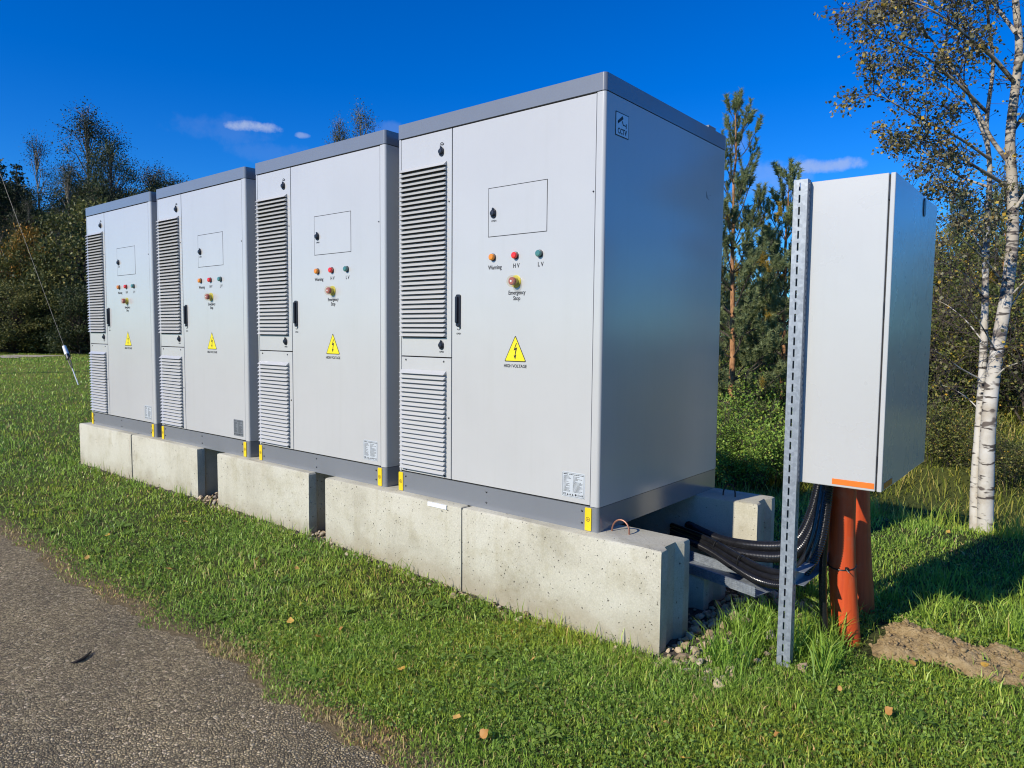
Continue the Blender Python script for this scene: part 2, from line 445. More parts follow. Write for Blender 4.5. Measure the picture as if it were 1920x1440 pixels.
M['birch_bark'] = birch_bark()

def pine_bark():
    m, n, l, b = mat_new('pine_bark')
    v = objcoord(n, l, False)
    mp = n.new('ShaderNodeMapping'); mp.inputs['Scale'].default_value = (16, 16, 7); l.new(v, mp.inputs[0])
    c = ramp(n, l, noise(n, l, mp.outputs[0], 1.5, 5, .65), ((.32, (.13, .07, .035)), (.5, (.36, .17, .07)), (.72, (.48, .27, .13))))
    l.new(c, b.inputs['Base Color']); b.inputs['Roughness'].default_value = .9
    l.new(bump(n, l, noise(n, l, mp.outputs[0], 3, 5), .6, .01), b.inputs['Normal'])
    return m
M['pine_bark'] = pine_bark()

# ------------------------------------------------------------------ mesh helpers
class MB:
    def __init__(s): s.v = []; s.f = []
    def add(s, vs, fs):
        o = len(s.v); s.v.extend([tuple(a) for a in vs]); s.f.extend([tuple(i + o for i in f) for f in fs]); return s
    def box(s, x0, x1, y0, y1, z0, z1, mtx=None):
        vs = [Vector((x, y, z)) for z in (z0, z1) for y in (y0, y1) for x in (x0, x1)]
        if mtx: vs = [mtx @ a for a in vs]
        return s.add(vs, ((0, 2, 3, 1), (4, 5, 7, 6), (0, 1, 5, 4), (2, 6, 7, 3), (0, 4, 6, 2), (1, 3, 7, 5)))
    def prism(s, pts, z0, z1, axis='z', taper=None):
        """extrude a closed outline (CCW in its plane)"""
        n = len(pts)
        def P(a, b, c):
            return (a, b, c) if axis == 'z' else ((a, c, b) if axis == 'y' else (c, a, b))
        vs = [P(a, b, z0) for a, b in pts] + [P(a, b, z1) for a, b in pts]
        fs = [tuple(range(n))[::-1], tuple(range(n, 2 * n))] + [(i, (i + 1) % n, n + (i + 1) % n, n + i) for i in range(n)]
        if axis == 'y': fs = [f[::-1] for f in fs]
        return s.add(vs, fs)
    def rings(s, rings, cap=True):
        """loft equal-length rings"""
        n = len(rings[0]); vs = [a for r in rings for a in r]; fs = []
        for k in range(len(rings) - 1):
            for i in range(n):
                fs.append((k * n + i, k * n + (i + 1) % n, (k + 1) * n + (i + 1) % n, (k + 1) * n + i))
        if cap:
            fs.append(tuple(range(n))[::-1]); fs.append(tuple(range((len(rings) - 1) * n, len(rings) * n)))
        return s.add(vs, fs)
    def tube(s, pts, rad_, sides=8, cap=True):
        pts = [Vector(p) for p in pts]
        if not hasattr(rad_, '__len__'): rad_ = [rad_] * len(pts)
        rings = []; u = None
        for i, p in enumerate(pts):
            t = (pts[min(i + 1, len(pts) - 1)] - pts[max(i - 1, 0)])
            if t.length < 1e-9: t = Vector((0, 0, 1))
            t.normalize()
            if u is None:
                u = t.orthogonal().normalized()
            u = (u - t * u.dot(t))
            if u.length < 1e-6: u = t.orthogonal()
            u.normalize(); w = t.cross(u)
            rings.append([p + (u * cos(2 * pi * k / sides) + w * sin(2 * pi * k / sides)) * rad_[i] for k in range(sides)])
        return s.rings(rings, cap)
    def cyl(s, c, axis, r0, h, sides=20, r1=None):
        c = Vector(c); axis = Vector(axis).normalized()
        return s.tube([c, c + axis * h], [r0, r0 if r1 is None else r1], sides)
    def lathe(s, c, axis, prof, sides=20):
        c = Vector(c); axis = Vector(axis).normalized()
        u = axis.orthogonal().normalized(); w = axis.cross(u)
        return s.rings([[c + axis * h + (u * cos(2 * pi * k / sides) + w * sin(2 * pi * k / sides)) * r for k in range(sides)] for h, r in prof])
    def build(s, name, mat, parent=None, smooth=False, bevel=0.0, angle=35, bseg=2, wnorm=False):
        me = bpy.data.meshes.new(name)
        me.from_pydata([tuple(v) for v in s.v], [], s.f)
        me.materials.append(M[mat] if isinstance(mat, str) else mat)
        return obj(name, me, parent, smooth, bevel, angle, bseg, wnorm)

def obj(name, me, parent=None, smooth=False, bevel=0.0, angle=35, bseg=2, wnorm=False):
    o = bpy.data.objects.new(name, me); COL.objects.link(o)
    if parent: o.parent = parent
    if smooth:
        me.polygons.foreach_set('use_smooth', [True] * len(me.polygons))
        try: me.set_sharp_from_angle(angle=rad(angle))
        except Exception: pass
    if smooth and wnorm:
        w_ = o.modifiers.new('weighted', 'WEIGHTED_NORMAL'); w_.keep_sharp = True; w_.weight = 80
    if bevel:
        b = o.modifiers.new('bevel', 'BEVEL'); b.width = bevel; b.segments = bseg; b.limit_method = 'ANGLE'; b.angle_limit = rad(40)
        b.harden_normals = False
    return o

def thing(name, label, cat, loc=(0, 0, 0), group=None, rotz=0.0):
    o = bpy.data.objects.new(name, None); COL.objects.link(o)
    o.location = loc; o.rotation_euler = (0, 0, rotz); o.empty_display_size = .1
    o['label'] = label; o['category'] = cat
    if group: o['group'] = group
    return o
def tag(o, label, cat, group=None):
    o['label'] = label; o['category'] = cat
    if group: o['group'] = group
    return o
def kind(o, k, label=None, cat=None):
    o['kind'] = k
    if label: o['label'] = label
    if cat: o['category'] = cat
    return o
def copy_tree(o, parent=None):
    c = o.copy(); COL.objects.link(c); c.parent = parent
    for ch in list(o.children): copy_tree(ch, c)
    return c

def bigmesh(name, verts, quads=None, tris=None, tint=None, mat=None, smooth=False):
    me = bpy.data.meshes.new(name)
    V = np.ascontiguousarray(verts, dtype=np.float32)
    nq = 0 if quads is None else len(quads); nt = 0 if tris is None else len(tris)
    idx = []; 
    if nq: idx.append(np.asarray(quads, dtype=np.int32).ravel())
    if nt: idx.append(np.asarray(tris, dtype=np.int32).ravel())
    idx = np.concatenate(idx)
    me.vertices.add(len(V)); me.vertices.foreach_set('co', V.ravel())
    me.loops.add(len(idx)); me.loops.foreach_set('vertex_index', idx)
    me.polygons.add(nq + nt)
    start = np.concatenate([np.arange(nq) * 4, nq * 4 + np.arange(nt) * 3]).astype(np.int32)
    me.polygons.foreach_set('loop_start', start)
    if tint is not None:
        a = me.attributes.new('tint', 'FLOAT', 'POINT'); a.data.foreach_set('value', np.asarray(tint, dtype=np.float32))
    if mat: me.materials.append(M[mat])
    if smooth: me.polygons.foreach_set('use_smooth', np.ones(nq + nt, dtype=bool))
    me.update(calc_edges=True)
    return me

def leaves_mesh(name, pos, size, mat, tint, rng, aspect=.62, flat=0.0, down=0.0):
    """each leaf: a folded diamond of four vertices"""
    n = len(pos)
    d = rng.normal(size=(n, 3)); d[:, 2] = d[:, 2] * (1 - flat) - down
    d /= np.linalg.norm(d, axis=1)[:, None] + 1e-9
    r = rng.normal(size=(n, 3)); s = np.cross(d, r); s /= np.linalg.norm(s, axis=1)[:, None] + 1e-9
    nn = np.cross(d, s)
    L = size[:, None]; Wd = L * aspect * .5
    V = np.empty((n, 4, 3))
    V[:, 0] = pos; V[:, 1] = pos + d * L * .42 + s * Wd + nn * L * .09
    V[:, 2] = pos + d * L; V[:, 3] = pos + d * L * .42 - s * Wd + nn * L * .09
    q = np.arange(n * 4).reshape(n, 4)
    return bigmesh(name, V.reshape(-1, 3), q, None, np.repeat(tint, 4), mat)

def text_mesh(txt, size, align='CENTER', ext=.00025):
    cu = bpy.data.curves.new('text_curve', 'FONT'); cu.body = txt; cu.size = size; cu.align_x = align; cu.align_y = 'CENTER'
    cu.extrude = ext; cu.resolution_u = 3; cu.offset = size * .022
    o = bpy.data.objects.new('text_tmp', cu)
    me = bpy.data.meshes.new_from_object(o)
    bpy.data.objects.remove(o); bpy.data.curves.remove(cu)
    me.name = 'printed_text'
    me.materials.clear(); me.materials.append(M['print'])
    return me
def put_text(txt, size, x, y, z, parent, name='printed_text', align='CENTER', sx=1.0):
    o = obj(name, text_mesh(txt, size, align), parent)
    o.location = (x, y, z); o.rotation_euler = (pi / 2, 0, 0); o.scale = (sx, 1, 1)
    return o

def rrect(x0, x1, y0, y1, r, seg=5):
    """rounded rectangle, CCW; r may be a 4-tuple (x0y0, x1y0, x1y1, x0y1)"""
    if not hasattr(r, '__len__'): r = (r,) * 4
    pts = []
    for (cx, cy, a0, rr) in ((x0, y0, pi, r[0]), (x1, y0, 1.5 * pi, r[1]), (x1, y1, 0, r[2]), (x0, y1, .5 * pi, r[3])):
        ox = cx + rr * (1 if cx == x0 else -1); oy = cy + rr * (1 if cy == y0 else -1)
        if rr < 1e-6: pts.append((cx, cy)); continue
        for k in range(seg + 1):
            a = a0 + k / seg * pi / 2; pts.append((ox + rr * cos(a), oy + rr * sin(a)))
    return pts

def S(t):
    t = min(1.0, max(0.0, t)); return t * t * (3 - 2 * t)
def Sn(t):
    t = np.clip(t, 0, 1); return t * t * (3 - 2 * t)

# ------------------------------------------------------------------ terrain
EDGE_Y = -1.20
M['soil'] = soil_mat()
def edge_y(x):
    return EDGE_Y + .030 * np.sin(x * 2.3 + 1) + .020 * np.sin(x * 6.1) + .016 * np.sin(x * 13.7 + 2) + .012 * np.sin(x * 31 + .7) + .007 * np.sin(x * 67 + 3 * np.sin(x * 11))
def terrain(x, y):
    x = np.asarray(x, dtype=float); y = np.asarray(y, dtype=float)
    z = .055 * Sn((1.3 - x) / 2.4) * Sn((y + 1.15) / .8)
    ditch = Sn((x + 9) / 4) * (-.62 * Sn((y - 2.9) / 2.4) + .40 * Sn((y - 5.8) / 5.0) + .5 * Sn((y - 14) / 20))
    z = z + ditch
    near = np.exp(-((x - 2.55) / .45) ** 2 - ((y - .78) / .22) ** 2)
    z = z + .05 * near
    z = z + .010 * np.sin(x * 2.1 + y * 1.3) * np.sin(y * 2.7 - x) * Sn((y + 1.2) / .5)
    z = z + .10 * np.sin(x * .23 + 1) * np.sin(y * .19) * Sn((np.hypot(x, y) - 12) / 20)
    z = z - .03 * Sn((EDGE_Y - .10 - y) / .1)
    return z
def tz(x, y): return float(terrain(x, y))

def grid_axis(fine0, fine1, step, lo, hi):
    a = list(np.arange(fine0, fine1, step)); s = step
    x = fine1
    while x < hi: a.append(x); s *= 1.22; x += s
    a.append(hi); s = step; x = fine0 - step
    while x > lo: a.append(x); s *= 1.22; x -= s
    a.append(lo)
    return np.array(sorted(a))
gx = grid_axis(-5.5, 5.0, .07, -600, 600); gy = grid_axis(-1.9, 9.0, .07, -400, 700)
GX, GY = np.meshgrid(gx, gy)
GZ = terrain(GX, GY)
nx, ny = len(gx), len(gy)
ii = (np.arange(ny - 1)[:, None] * nx + np.arange(nx - 1)[None, :]).ravel()
me = bigmesh('ground', np.stack([GX.ravel(), GY.ravel(), GZ.ravel()], 1), np.stack([ii, ii + 1, ii + nx + 1, ii + nx], 1), mat='soil', smooth=True)
kind(obj('ground', me), 'structure')

# asphalt: one sheet with a ragged edge against the lawn
xs = np.concatenate([np.arange(-120, -8, 1.0), np.arange(-8, 6, .02), np.arange(6, 61, 1.0)])
ye = edge_y(xs)
def strip(xs, y_edge, y_far, z):
    rows = np.array([0, .012, .05, .2, .5, 1.0])
    V = []
    for k, t in enumerate(rows):
        yy = y_edge * (1 - t) + y_far * t
        zz = np.full_like(xs, z) - (.014 if k == 0 else 0.0)
        V.append(np.stack([xs, yy, zz], 1))
    V = np.concatenate(V); n = len(xs); q = []
    for k in range(len(rows) - 1):
        i = np.arange(n - 1) + k * n
        q.append(np.stack([i, i + n, i + n + 1, i + 1], 1))
    return V, np.concatenate(q)
V, q = strip(xs, ye, -9.0, .006)
kind(obj('asphalt_road', bigmesh('asphalt_road', V, q, mat='asphalt')), 'structure')

# pale path far left, in front of the forest
pa, pb = on_z(75, 664.5, .04), on_z(-420, 681, .04)
mb = MB(); N = 30; Lp = []; Rp = []
side = (pb - pa).cross(Vector((0, 0, 1))).normalized()
for i in range(N + 1):
    t = i / N; p = pa.lerp(pb, t); w = 1.5 + .25 * sin(i * 1.7)
    for lst, s_ in ((Lp, 1), (Rp, -1)):
        c = p + side * w * s_; lst.append((c.x, c.y, tz(c.x, c.y) + .03))
mb.add(Lp + Rp, [(i, i + 1, N + 2 + i, N + 1 + i) for i in range(N)])
kind(mb.build('gravel_path', 'path'), 'structure')

# ------------------------------------------------------------------ concrete blocks
ZB = .45
def block_mesh(L, Wd, H, seed):
    r = random.Random(seed)
    # outline from above: plain left end, trapezoid keyway in the right end
    def outline(ins):
        k = .026
        p = [(0 + ins, ins), (L - ins, ins), (L - ins, .058), (L - k, .076), (L - k, .170), (L - ins, .208), (L - ins, Wd - ins), (ins, Wd - ins)]
        out = []
        for i in range(len(p)):
            a, b = p[i], p[(i + 1) % len(p)]
            d = math.hypot(b[0] - a[0], b[1] - a[1]); n = max(1, int(d / .09))
            for j in range(n):
                t = j / n; out.append((a[0] + (b[0] - a[0]) * t, a[1] + (b[1] - a[1]) * t))
        return out
    mb = MB(); rings = []
    for z, ins, jit in ((-.12, 0, 0), (H - .30, 0, .0008), (H - .012, 0, .0012), (H - .004, .003, .0022), (H, .010, .0025)):
        o = outline(ins)
        rings.append([(x + r.uniform(-jit, jit), y + r.uniform(-jit, jit), z + (r.uniform(-.001, .001) if 0 < z < H - .001 else 0)) for x, y in o])
    mb.rings(rings)
    return mb
def make_block(x0, x1, y0, z0, label, seed, H=.45, Wd=.262, yaw=0.0):
    t = thing('concrete_block', label, 'concrete block', (x0, y0, z0), 'concrete blocks carrying the cabinets', yaw)
    mb = block_mesh(x1 - x0, Wd, H, seed)
    me = bpy.data.meshes.new('block_body'); me.from_pydata(mb.v, [], mb.f); me.materials.append(M['concrete'])
    obj('block_body', me, t, True, angle=30)
    return t
rows = [(-4.42, -3.302), (-3.293, -2.178), (-1.885, -.773), (-.588, .541), (.548, 1.662)]
front_labels = ['pale concrete block at the far left end of the front row',
                'pale concrete block second from far left, its keyed end beside a gap',
                'middle concrete block of the front row with open gaps on both sides',
                'concrete block with a white paper sticker on its top edge, under the two nearest cabinets',
                'nearest concrete block of the front row, copper loop on top, beside the gravel']
back_labels = ['concrete block of the rear row under the leftmost cabinet',
               'concrete block of the rear row behind the second front block from the left',
               'concrete block of the rear row under the middle cabinets',
               'concrete block of the rear row, next to last, under the nearest cabinet',
               'half sunlit blue shaded concrete block behind, dark wire loop on its top']
blocks = []
for i, (a, b) in enumerate(rows):
    blocks.append(make_block(a, b, -.060 + (-.004, .0, .003, -.006, 0)[i], 0, front_labels[i], 30 + i, yaw=(0, .002, 0, .003, -.004)[i]))
bblocks = [make_block(a, b, 1.006, 0, back_labels[i], 60 + i) for i, (a, b) in enumerate(rows)]
low = make_block(.48, 1.60, .50, -.02, 'low dark concrete block lying between the rows under the cable tray', 91, H=.205)

def loop(t, x0, x1, y, h, mat, r=.0042):
    mb = MB(); pts = []
    for k in range(13):
        a = pi * k / 12
        pts.append((x0 + (x1 - x0) * (1 - cos(a)) / 2, y + .006 * sin(a), .445 + h * sin(a) ** .8 if k not in (0, 12) else .435))
    mb.tube(pts, r, 8).build('lifting_loop', mat, t, True)
loop(blocks[4], 1.341 - .548, 1.431 - .548, .139, .062, 'copper')
p1, p2 = on_z(1350, 921, ZB), on_z(1376, 928.5, ZB)
loop(bblocks[4], 1.43 - .548, 1.50 - .548, .10, .07, 'twig', .004)
st = MB().box(0, .138, -.0012, .0, 0, .020).box(0, .138, -.0012, .012, .020, .0212).build('paper_sticker', 'sticker', blocks[3])
st.location = (.302 + .588, -.0035, .424)

# ------------------------------------------------------------------ cabinets
W, D, HC = 1.316, 1.278, 2.0
def arc_arrow(x, z, r, up, parent, y):
    mb = MB(); pts = []
    for k in range(9):
        a = rad(30 + 120 * k / 8) * (1 if up else -1)
        pts.append((cos(a), sin(a)))
    o = [(x + r * a, z + r * b) for a, b in pts]; i_ = [(x + (r - .004) * a, z + (r - .004) * b) for a, b in pts]
    n = len(o)
    mb.add([(a, y, b) for a, b in o] + [(a, y, b) for a, b in i_], [(k, k + 1, n + k + 1, n + k) for k in range(n - 1)])
    sgn = 1 if up else -1
    ex, ez = x + (r - .002) * pts[0][0], z + (r - .002) * pts[0][1]
    mb.add([(ex - .006, y, ez), (ex + .006, y, ez), (ex + .003, y, ez - .009 * sgn)], [(0, 1, 2)])
    return mb.build('printed_arrow', 'print', parent)

def lock(parent, x, z, y0, tilt=0.0):
    mb = MB()
    mb.prism(rrect(x - .0165, x + .0165, z - .024, z + .020, .0155, 5), y0 - .006, y0, 'y')
    l_ = mb.build('lock', 'black_plastic', parent, True, .0015)
    mb = MB(); mb.lathe((x, y0 - .006, z - .001), (0, -1, 0), ((0, .0150), (.006, .0145), (.010, .011), (.011, .001)), 20)
    mb.build('lock_cover', 'black_plastic', l_, True)
    mb = MB(); mb.cyl((x, y0 - .004, z + .021), (0, -1, 0), .0045, .006, 10).build('hinge_pin', 'black_plastic', l_, True)
    return l_

def hood_mesh(w, proj, h, th=.0014):
    mb = MB()
    # sloping plate
    a = math.atan2(proj, h); nx_, nz_ = cos(a), sin(a)   # outward normal (-y, +z)
    tp, bt = (0.0, 0.0), (-proj, -h)
    q = [tp, bt, (bt[0] - th * nx_, bt[1] + th * nz_), (tp[0] - th * nx_, tp[1] + th * nz_)]
    vs = [(0, y, z) for y, z in q] + [(w, y, z) for y, z in q]
    mb.add(vs, ((0, 1, 2, 3), (7, 6, 5, 4), (0, 4, 5, 1), (1, 5, 6, 2), (2, 6, 7, 3), (3, 7, 4, 0)))
    for x in (.0004, w - .0016):
        t3 = [(0, -.001), (-proj + .0005, -h + .0005), (0, -h + .0005)]
        vs = [(x, y, z) for y, z in t3] + [(x + .0012, y, z) for y, z in t3]
        mb.add(vs, ((0, 1, 2), (5, 4, 3), (0, 3, 4, 1), (1, 4, 5, 2), (2, 5, 3, 0)))
    me = bpy.data.meshes.new('slat'); me.from_pydata(mb.v, [], mb.f); me.materials.append(M['slat_paint'])
    return me
SLAT = hood_mesh(.340, .0225, .0208)

def screw(parent, x, z, y, r=.0052):
    MB().lathe((x, y, z), (0, -1, 0), ((0, r), (.0025, r * .95), (.004, r * .5)), 10).build('screw', 'bolt', parent, True)

def make_cabinet():
    t = thing('electrical_cabinet', 'x', 'cabinet', (0, 0, ZB), 'row of white electrical cabinets')
    # plinth
    pl = MB().prism(rrect(0.001, W - .001, 0.001, D - .001, (.014, .017, .02, .02)), 0, .1115).build('plinth', 'grey_paint', t, True, wnorm=True)
    for x in (.058, .655, 1.230):
        for z in (.034, .088): screw(pl, x, z, .001)
    for x0, x1 in ((.003, .037), (1.247, 1.281)):
        s_ = MB().prism(rrect(x0, x1, .003, .107, .004, 3), -.0035, .0008, 'y').build('earthing_strip', 'yellow', pl, True, .0008)
        cx, cz = (x0 + x1) / 2, .055
        mb = MB(); n = 20; y = -.0042
        mb.add([(cx + .0105 * cos(2 * pi * k / n), y, cz + .0105 * sin(2 * pi * k / n)) for k in range(n)] +
               [(cx + .0088 * cos(2 * pi * k / n), y, cz + .0088 * sin(2 * pi * k / n)) for k in range(n)], [(k, (k + 1) % n, n + (k + 1) % n, n + k) for k in range(n)])
        mb.box(cx - .0007, cx + .0007, y - .0002, y, cz, cz + .0065)
        for w_, dz in ((.006, 0), (.004, -.0025), (.002, -.005)): mb.box(cx - w_, cx + w_, y - .0002, y, cz + dz - .0006, cz + dz + .0006)
        mb.build('earth_symbol', 'print', s_)
    # body with corner pillars; the doors sit in its front recess
    r = .016
    o = [(.023, 0), (.023, .014), (1.2735, .014), (1.2735, 0)]
    o += rrect(0, W, 0, D, (.014, r, .02, .02), 6)[7:]          # from the right front corner round to the back left
    o += rrect(0, W, 0, D, (.014, r, .02, .02), 6)[:7]
    MB().prism(o, .114, 1.922).build('body', 'white_paint', t, True, wnorm=True)
    MB().box(.0235, 1.273, .0118, .0135, .1145, 1.9215).build('door_gap_dark', 'gap_black', t)  # black sheet behind the doors, paints the shade seen in their gaps
    # roof
    rf = MB().prism(rrect(-.002, W + .002, -.002, D + .002, (.014, .018, .02, .02), 6), 1.9255, 2.0).build('roof_cap', 'grey_paint', t, True, wnorm=True)
    MB().box(W - .06, W - .004, 1.050, 1.140, 2.0, 2.018).build('lifting_bracket', 'grey_paint', rf, False, .002)
    # main door
    dr = MB().box(.4115, 1.2705, 0.0, .0112, .1185, 1.9185).build('main_door', 'white_paint', t, False, .0018)
    fr = MB(); hx0, hx1, hz0, hz1 = .655, 1.014, 1.352, 1.589
    for b in ((hx0, hx1, hz0, hz0 + .0032), (hx0, hx1, hz1 - .0032, hz1), (hx0, hx0 + .0032, hz0 + .0032, hz1 - .0032), (hx1 - .0032, hx1, hz0 + .0032, hz1 - .0032)):
        fr.box(b[0], b[1], -.0004, .0003, b[2], b[3])
    fr.build('hatch_gap', 'gap_black', dr)
    ht = MB().box(hx0 + .0034, hx1 - .0034, -.0008, .0002, hz0 + .0034, hz1 - .0034).build('hatch', 'white_paint', dr)
    lock(ht, .690, 1.466, -.0008)
    put_text('OPEN', .0125, .692, -.0012, 1.428, ht)
    # swing handle
    hb = MB().prism(rrect(.443, .473, .918, 1.080, .008, 4), -.008, .0002, 'y').build('handle', 'black_plastic', dr, True, .002)
    MB().prism(rrect(.448, .462, .935, 1.070, .006, 4), -.020, -.007, 'y').build('lever', 'black_plastic', hb, True, .002)
    MB().cyl((.464, -.006, .922), (0, -1, 0), .008, .009, 14).build('key_cover', 'black_plastic', hb, True)
    arc_arrow(.459, .912, .0145, False, dr, -.0006)
    put_text('OPEN', .0125, .459, -.0004, .880, dr)
    # lamps
    for x, c in ((.688, 'amber'), (.830, 'red'), (.974, 'green')):
        l_ = MB().lathe((x, .0002, 1.254), (0, -1, 0), ((0, .0185), (.005, .0180), (.0055, .016)), 24).build('indicator_lamp', 'bezel', dr, True)
        MB().lathe((x, -.005, 1.254), (0, -1, 0), ((0, .0158), (.012, .0155), (.0155, .0125), (.0165, .002)), 24).build('lens', c, l_, True)
    put_text('Warning', .0285, .700, -.0004, 1.204, dr, sx=.86)
    put_text('H V', .0285, .834, -.0004, 1.205, dr, sx=.86)
    put_text('L V', .0285, .979, -.0004, 1.204, dr, sx=.86)
    # emergency stop
    es = MB().lathe((.834, .0002, 1.131), (0, -1, 0), ((0, .030), (.003, .030), (.0035, .028)), 28).build('emergency_stop', 'brass', dr, True)
    MB().lathe((.834, -.003, 1.131), (0, -1, 0), ((0, .019), (.018, .018)), 20).build('collar', 'brass', es, True)
    MB().lathe((.834, -.020, 1.131), (0, -1, 0), ((0, .015), (.004, .0195), (.014, .0195), (.019, .016), (.020, .002)), 24).build('button', 'estop', es, True)
    MB().lathe((.834, -.0405, 1.131), (0, -1, 0), ((0, .0055), (.0004, .0055)), 16).build('arrow_mark', 'sticker', es)
    MB().lathe((.834, -.003, 1.131), (0, -1, 0), ((0, .0285), (.034, .0275), (.038, .026)), 28).build('clear_guard', 'guard', es, True)
    put_text('Emergency', .0275, .839, -.0004, 1.078, dr, sx=.86)
    put_text('Stop', .0275, .839, -.0004, 1.051, dr, sx=.86)
    # high voltage sign
    def tri(cx, zb, zt, hw, rr):
        P = [Vector((cx - hw, zb)), Vector((cx + hw, zb)), Vector((cx, zt))]; out = []
        for i in range(3):
            a, b, c = P[i - 1], P[i], P[(i + 1) % 3]
            u = (a - b).normalized(); v = (c - b).normalized(); 
            p0, p2_ = b + u * rr, b + v * rr
            for k in range(5):
                s_ = k / 4; out.append(((p0 * (1 - s_) ** 2 + b * 2 * s_ * (1 - s_) + p2_ * s_ ** 2)[:]))
        return out
    sg = MB().prism(tri(.833, .748, .876, .068, .010), -.0006, .0002, 'y').build('high_voltage_sign', 'print', dr)
    MB().prism(tri(.833, .7525, .868, .0615, .006), -.0010, -.0004, 'y').build('yellow_field', 'sign_yellow', sg)
    bolt = [(.838, .838), (.823, .802), (.835, .806), (.8295, .778), (.8235, .779), (.8335, .758), (.8405, .783), (.8345, .780), (.8455, .818), (.832, .813), (.8435, .838)]
    mb = MB(); mb.add([(a, -.0014, b) for a, b in bolt], [(0, 1, 9, 10), (1, 2, 8, 9), (2, 3, 7, 8), (3, 4, 5), (3, 5, 7), (5, 6, 7)])
    mb.build('lightning_bolt', 'print', sg)
    put_text('HIGH VOLTAGE', .0215, .833, -.0004, .727, sg, sx=.92)
    # rating plate
    x0, x1, z0, z1 = 1.117, 1.243, .140, .256
    rp = MB().prism(rrect(x0, x1, z0, z1, .006, 3), -.0012, .0002, 'y').build('rating_plate', 'plate', dr)
    mb = MB(); y = -.0016; rr = random.Random(5)
    def bar(a, b, c, d): mb.add([(a, y, c), (b, y, c), (b, y, d), (a, y, d)], [(0, 1, 2, 3)])
    e = .004; w_ = .0011
    bar(x0 + e, x1 - e, z1 - e - w_, z1 - e); bar(x0 + e, x1 - e, z0 + e, z0 + e + w_)
    bar(x0 + e, x0 + e + w_, z0 + e, z1 - e); bar(x1 - e - w_, x1 - e, z0 + e, z1 - e)
    bar(x0 + .010, x0 + .034, z1 - .0125, z1 - .0090)
    xx = x0 + .040
    while xx < x1 - .012: ww = rr.uniform(.004, .009); bar(xx, xx + ww, z1 - .0120, z1 - .0092); xx += ww + .0015
    for k in range(15):
        zz = z1 - .019 - k * .0050
        for a0, a1 in ((x0 + .010, x0 + .050), (x0 + .062, x1 - .012)):
            xx = a0; end = a0 + (a1 - a0) * rr.uniform(.25, 1)
            while xx < end: ww = rr.uniform(.003, .008); bar(xx, min(xx + ww, a1), zz - .0012, zz + .0007); xx += ww + .0012
    mb.build('printed_lines', 'print', rp)
    put_text('CE', .0125, x0 + .016, -.0016, z0 + .013, rp)
    mb = MB()
    for k in range(3):
        cx = x0 + .034 + k * .0135
        mb.add([(cx - .005, y, z0 + .009), (cx + .005, y, z0 + .009), (cx, y, z0 + .018)], [(0, 1, 2)])
    cx = x0 + .078
    mb.add([(cx + .005 * cos(2 * pi * k / 12), y, z0 + .0135 + .005 * sin(2 * pi * k / 12)) for k in range(12)], [tuple(range(12))])
    bar2 = ((x0 + .091, .0018, .010), (x0 + .102, .005, .0035), (x0 + .113, .003, .008))
    for a, b, c in bar2: mb.add([(a - b, y, z0 + .0135 - c / 2), (a + b, y, z0 + .0135 - c / 2), (a + b, y, z0 + .0135 + c / 2), (a - b, y, z0 + .0135 + c / 2)], [(0, 1, 2, 3)])
    mb.build('printed_symbols', 'print', rp)
    # vent doors with one hood per slat
    for (z0, z1, top, n, nm) in ((.7575, 1.9185, 1.7595, 36, 'upper_vent_door'), (.1185, .7515, .683, 22, 'lower_vent_panel')):
        vd = MB().box(.0265, .4055, 0.0, .0112, z0, z1).build(nm, 'white_paint', t, False, .0015)
        MB().box(.033, .366, -.0006, .0002, top - n * .025 - .003, top - .004).build('vent_shade_backing', 'vent_dark', vd)  # dark sheet behind the slats, colours in the shade of the openings
        for k in range(n):
            s_ = obj('slat', SLAT, vd); s_.location = (.0300, -.0004, top - k * .025)
        if n > 30:
            lock(vd, .333, 1.814, 0); lock(vd, .336, .820, 0)
            arc_arrow(.334, 1.846, .0145, True, vd, -.0006)
            put_text('OPEN', .0110, .334, -.0004, 1.847, vd)
            put_text('OPEN', .0125, .336, -.0004, .784, vd)
            screw(vd, .388, 1.555, 0, .004)
        else:
            for x, z in ((.062, .736), (.352, .734), (.062, .128), (.362, .127), (.390, .44)): screw(vd, x, z, 0)
    screw(dr, 1.262, 1.503, 0, .004)
    return t
cab = make_cabinet()
cab_x = (-4.289, -2.867, -1.423, 0.0)
labels = ['white electrical cabinet farthest from the camera, at the left end of the row',
          'white electrical cabinet second from the left, its rating plate coloured dark for a reflection',
          'white electrical cabinet third from the left, just left of the nearest one',
          'largest looking nearest white electrical cabinet with a CCTV sign on its side']
cabs = []
for i in range(4):
    c = cab if i == 3 else copy_tree(cab)
    c.location = (cab_x[i], 0, ZB); c['label'] = labels[i]; cabs.append(c)
for o in cabs[1].children_recursive:
    if o.name.startswith('rating_plate'):
        o.data = o.data.copy(); o.data.materials[0] = M['plate_reflection']
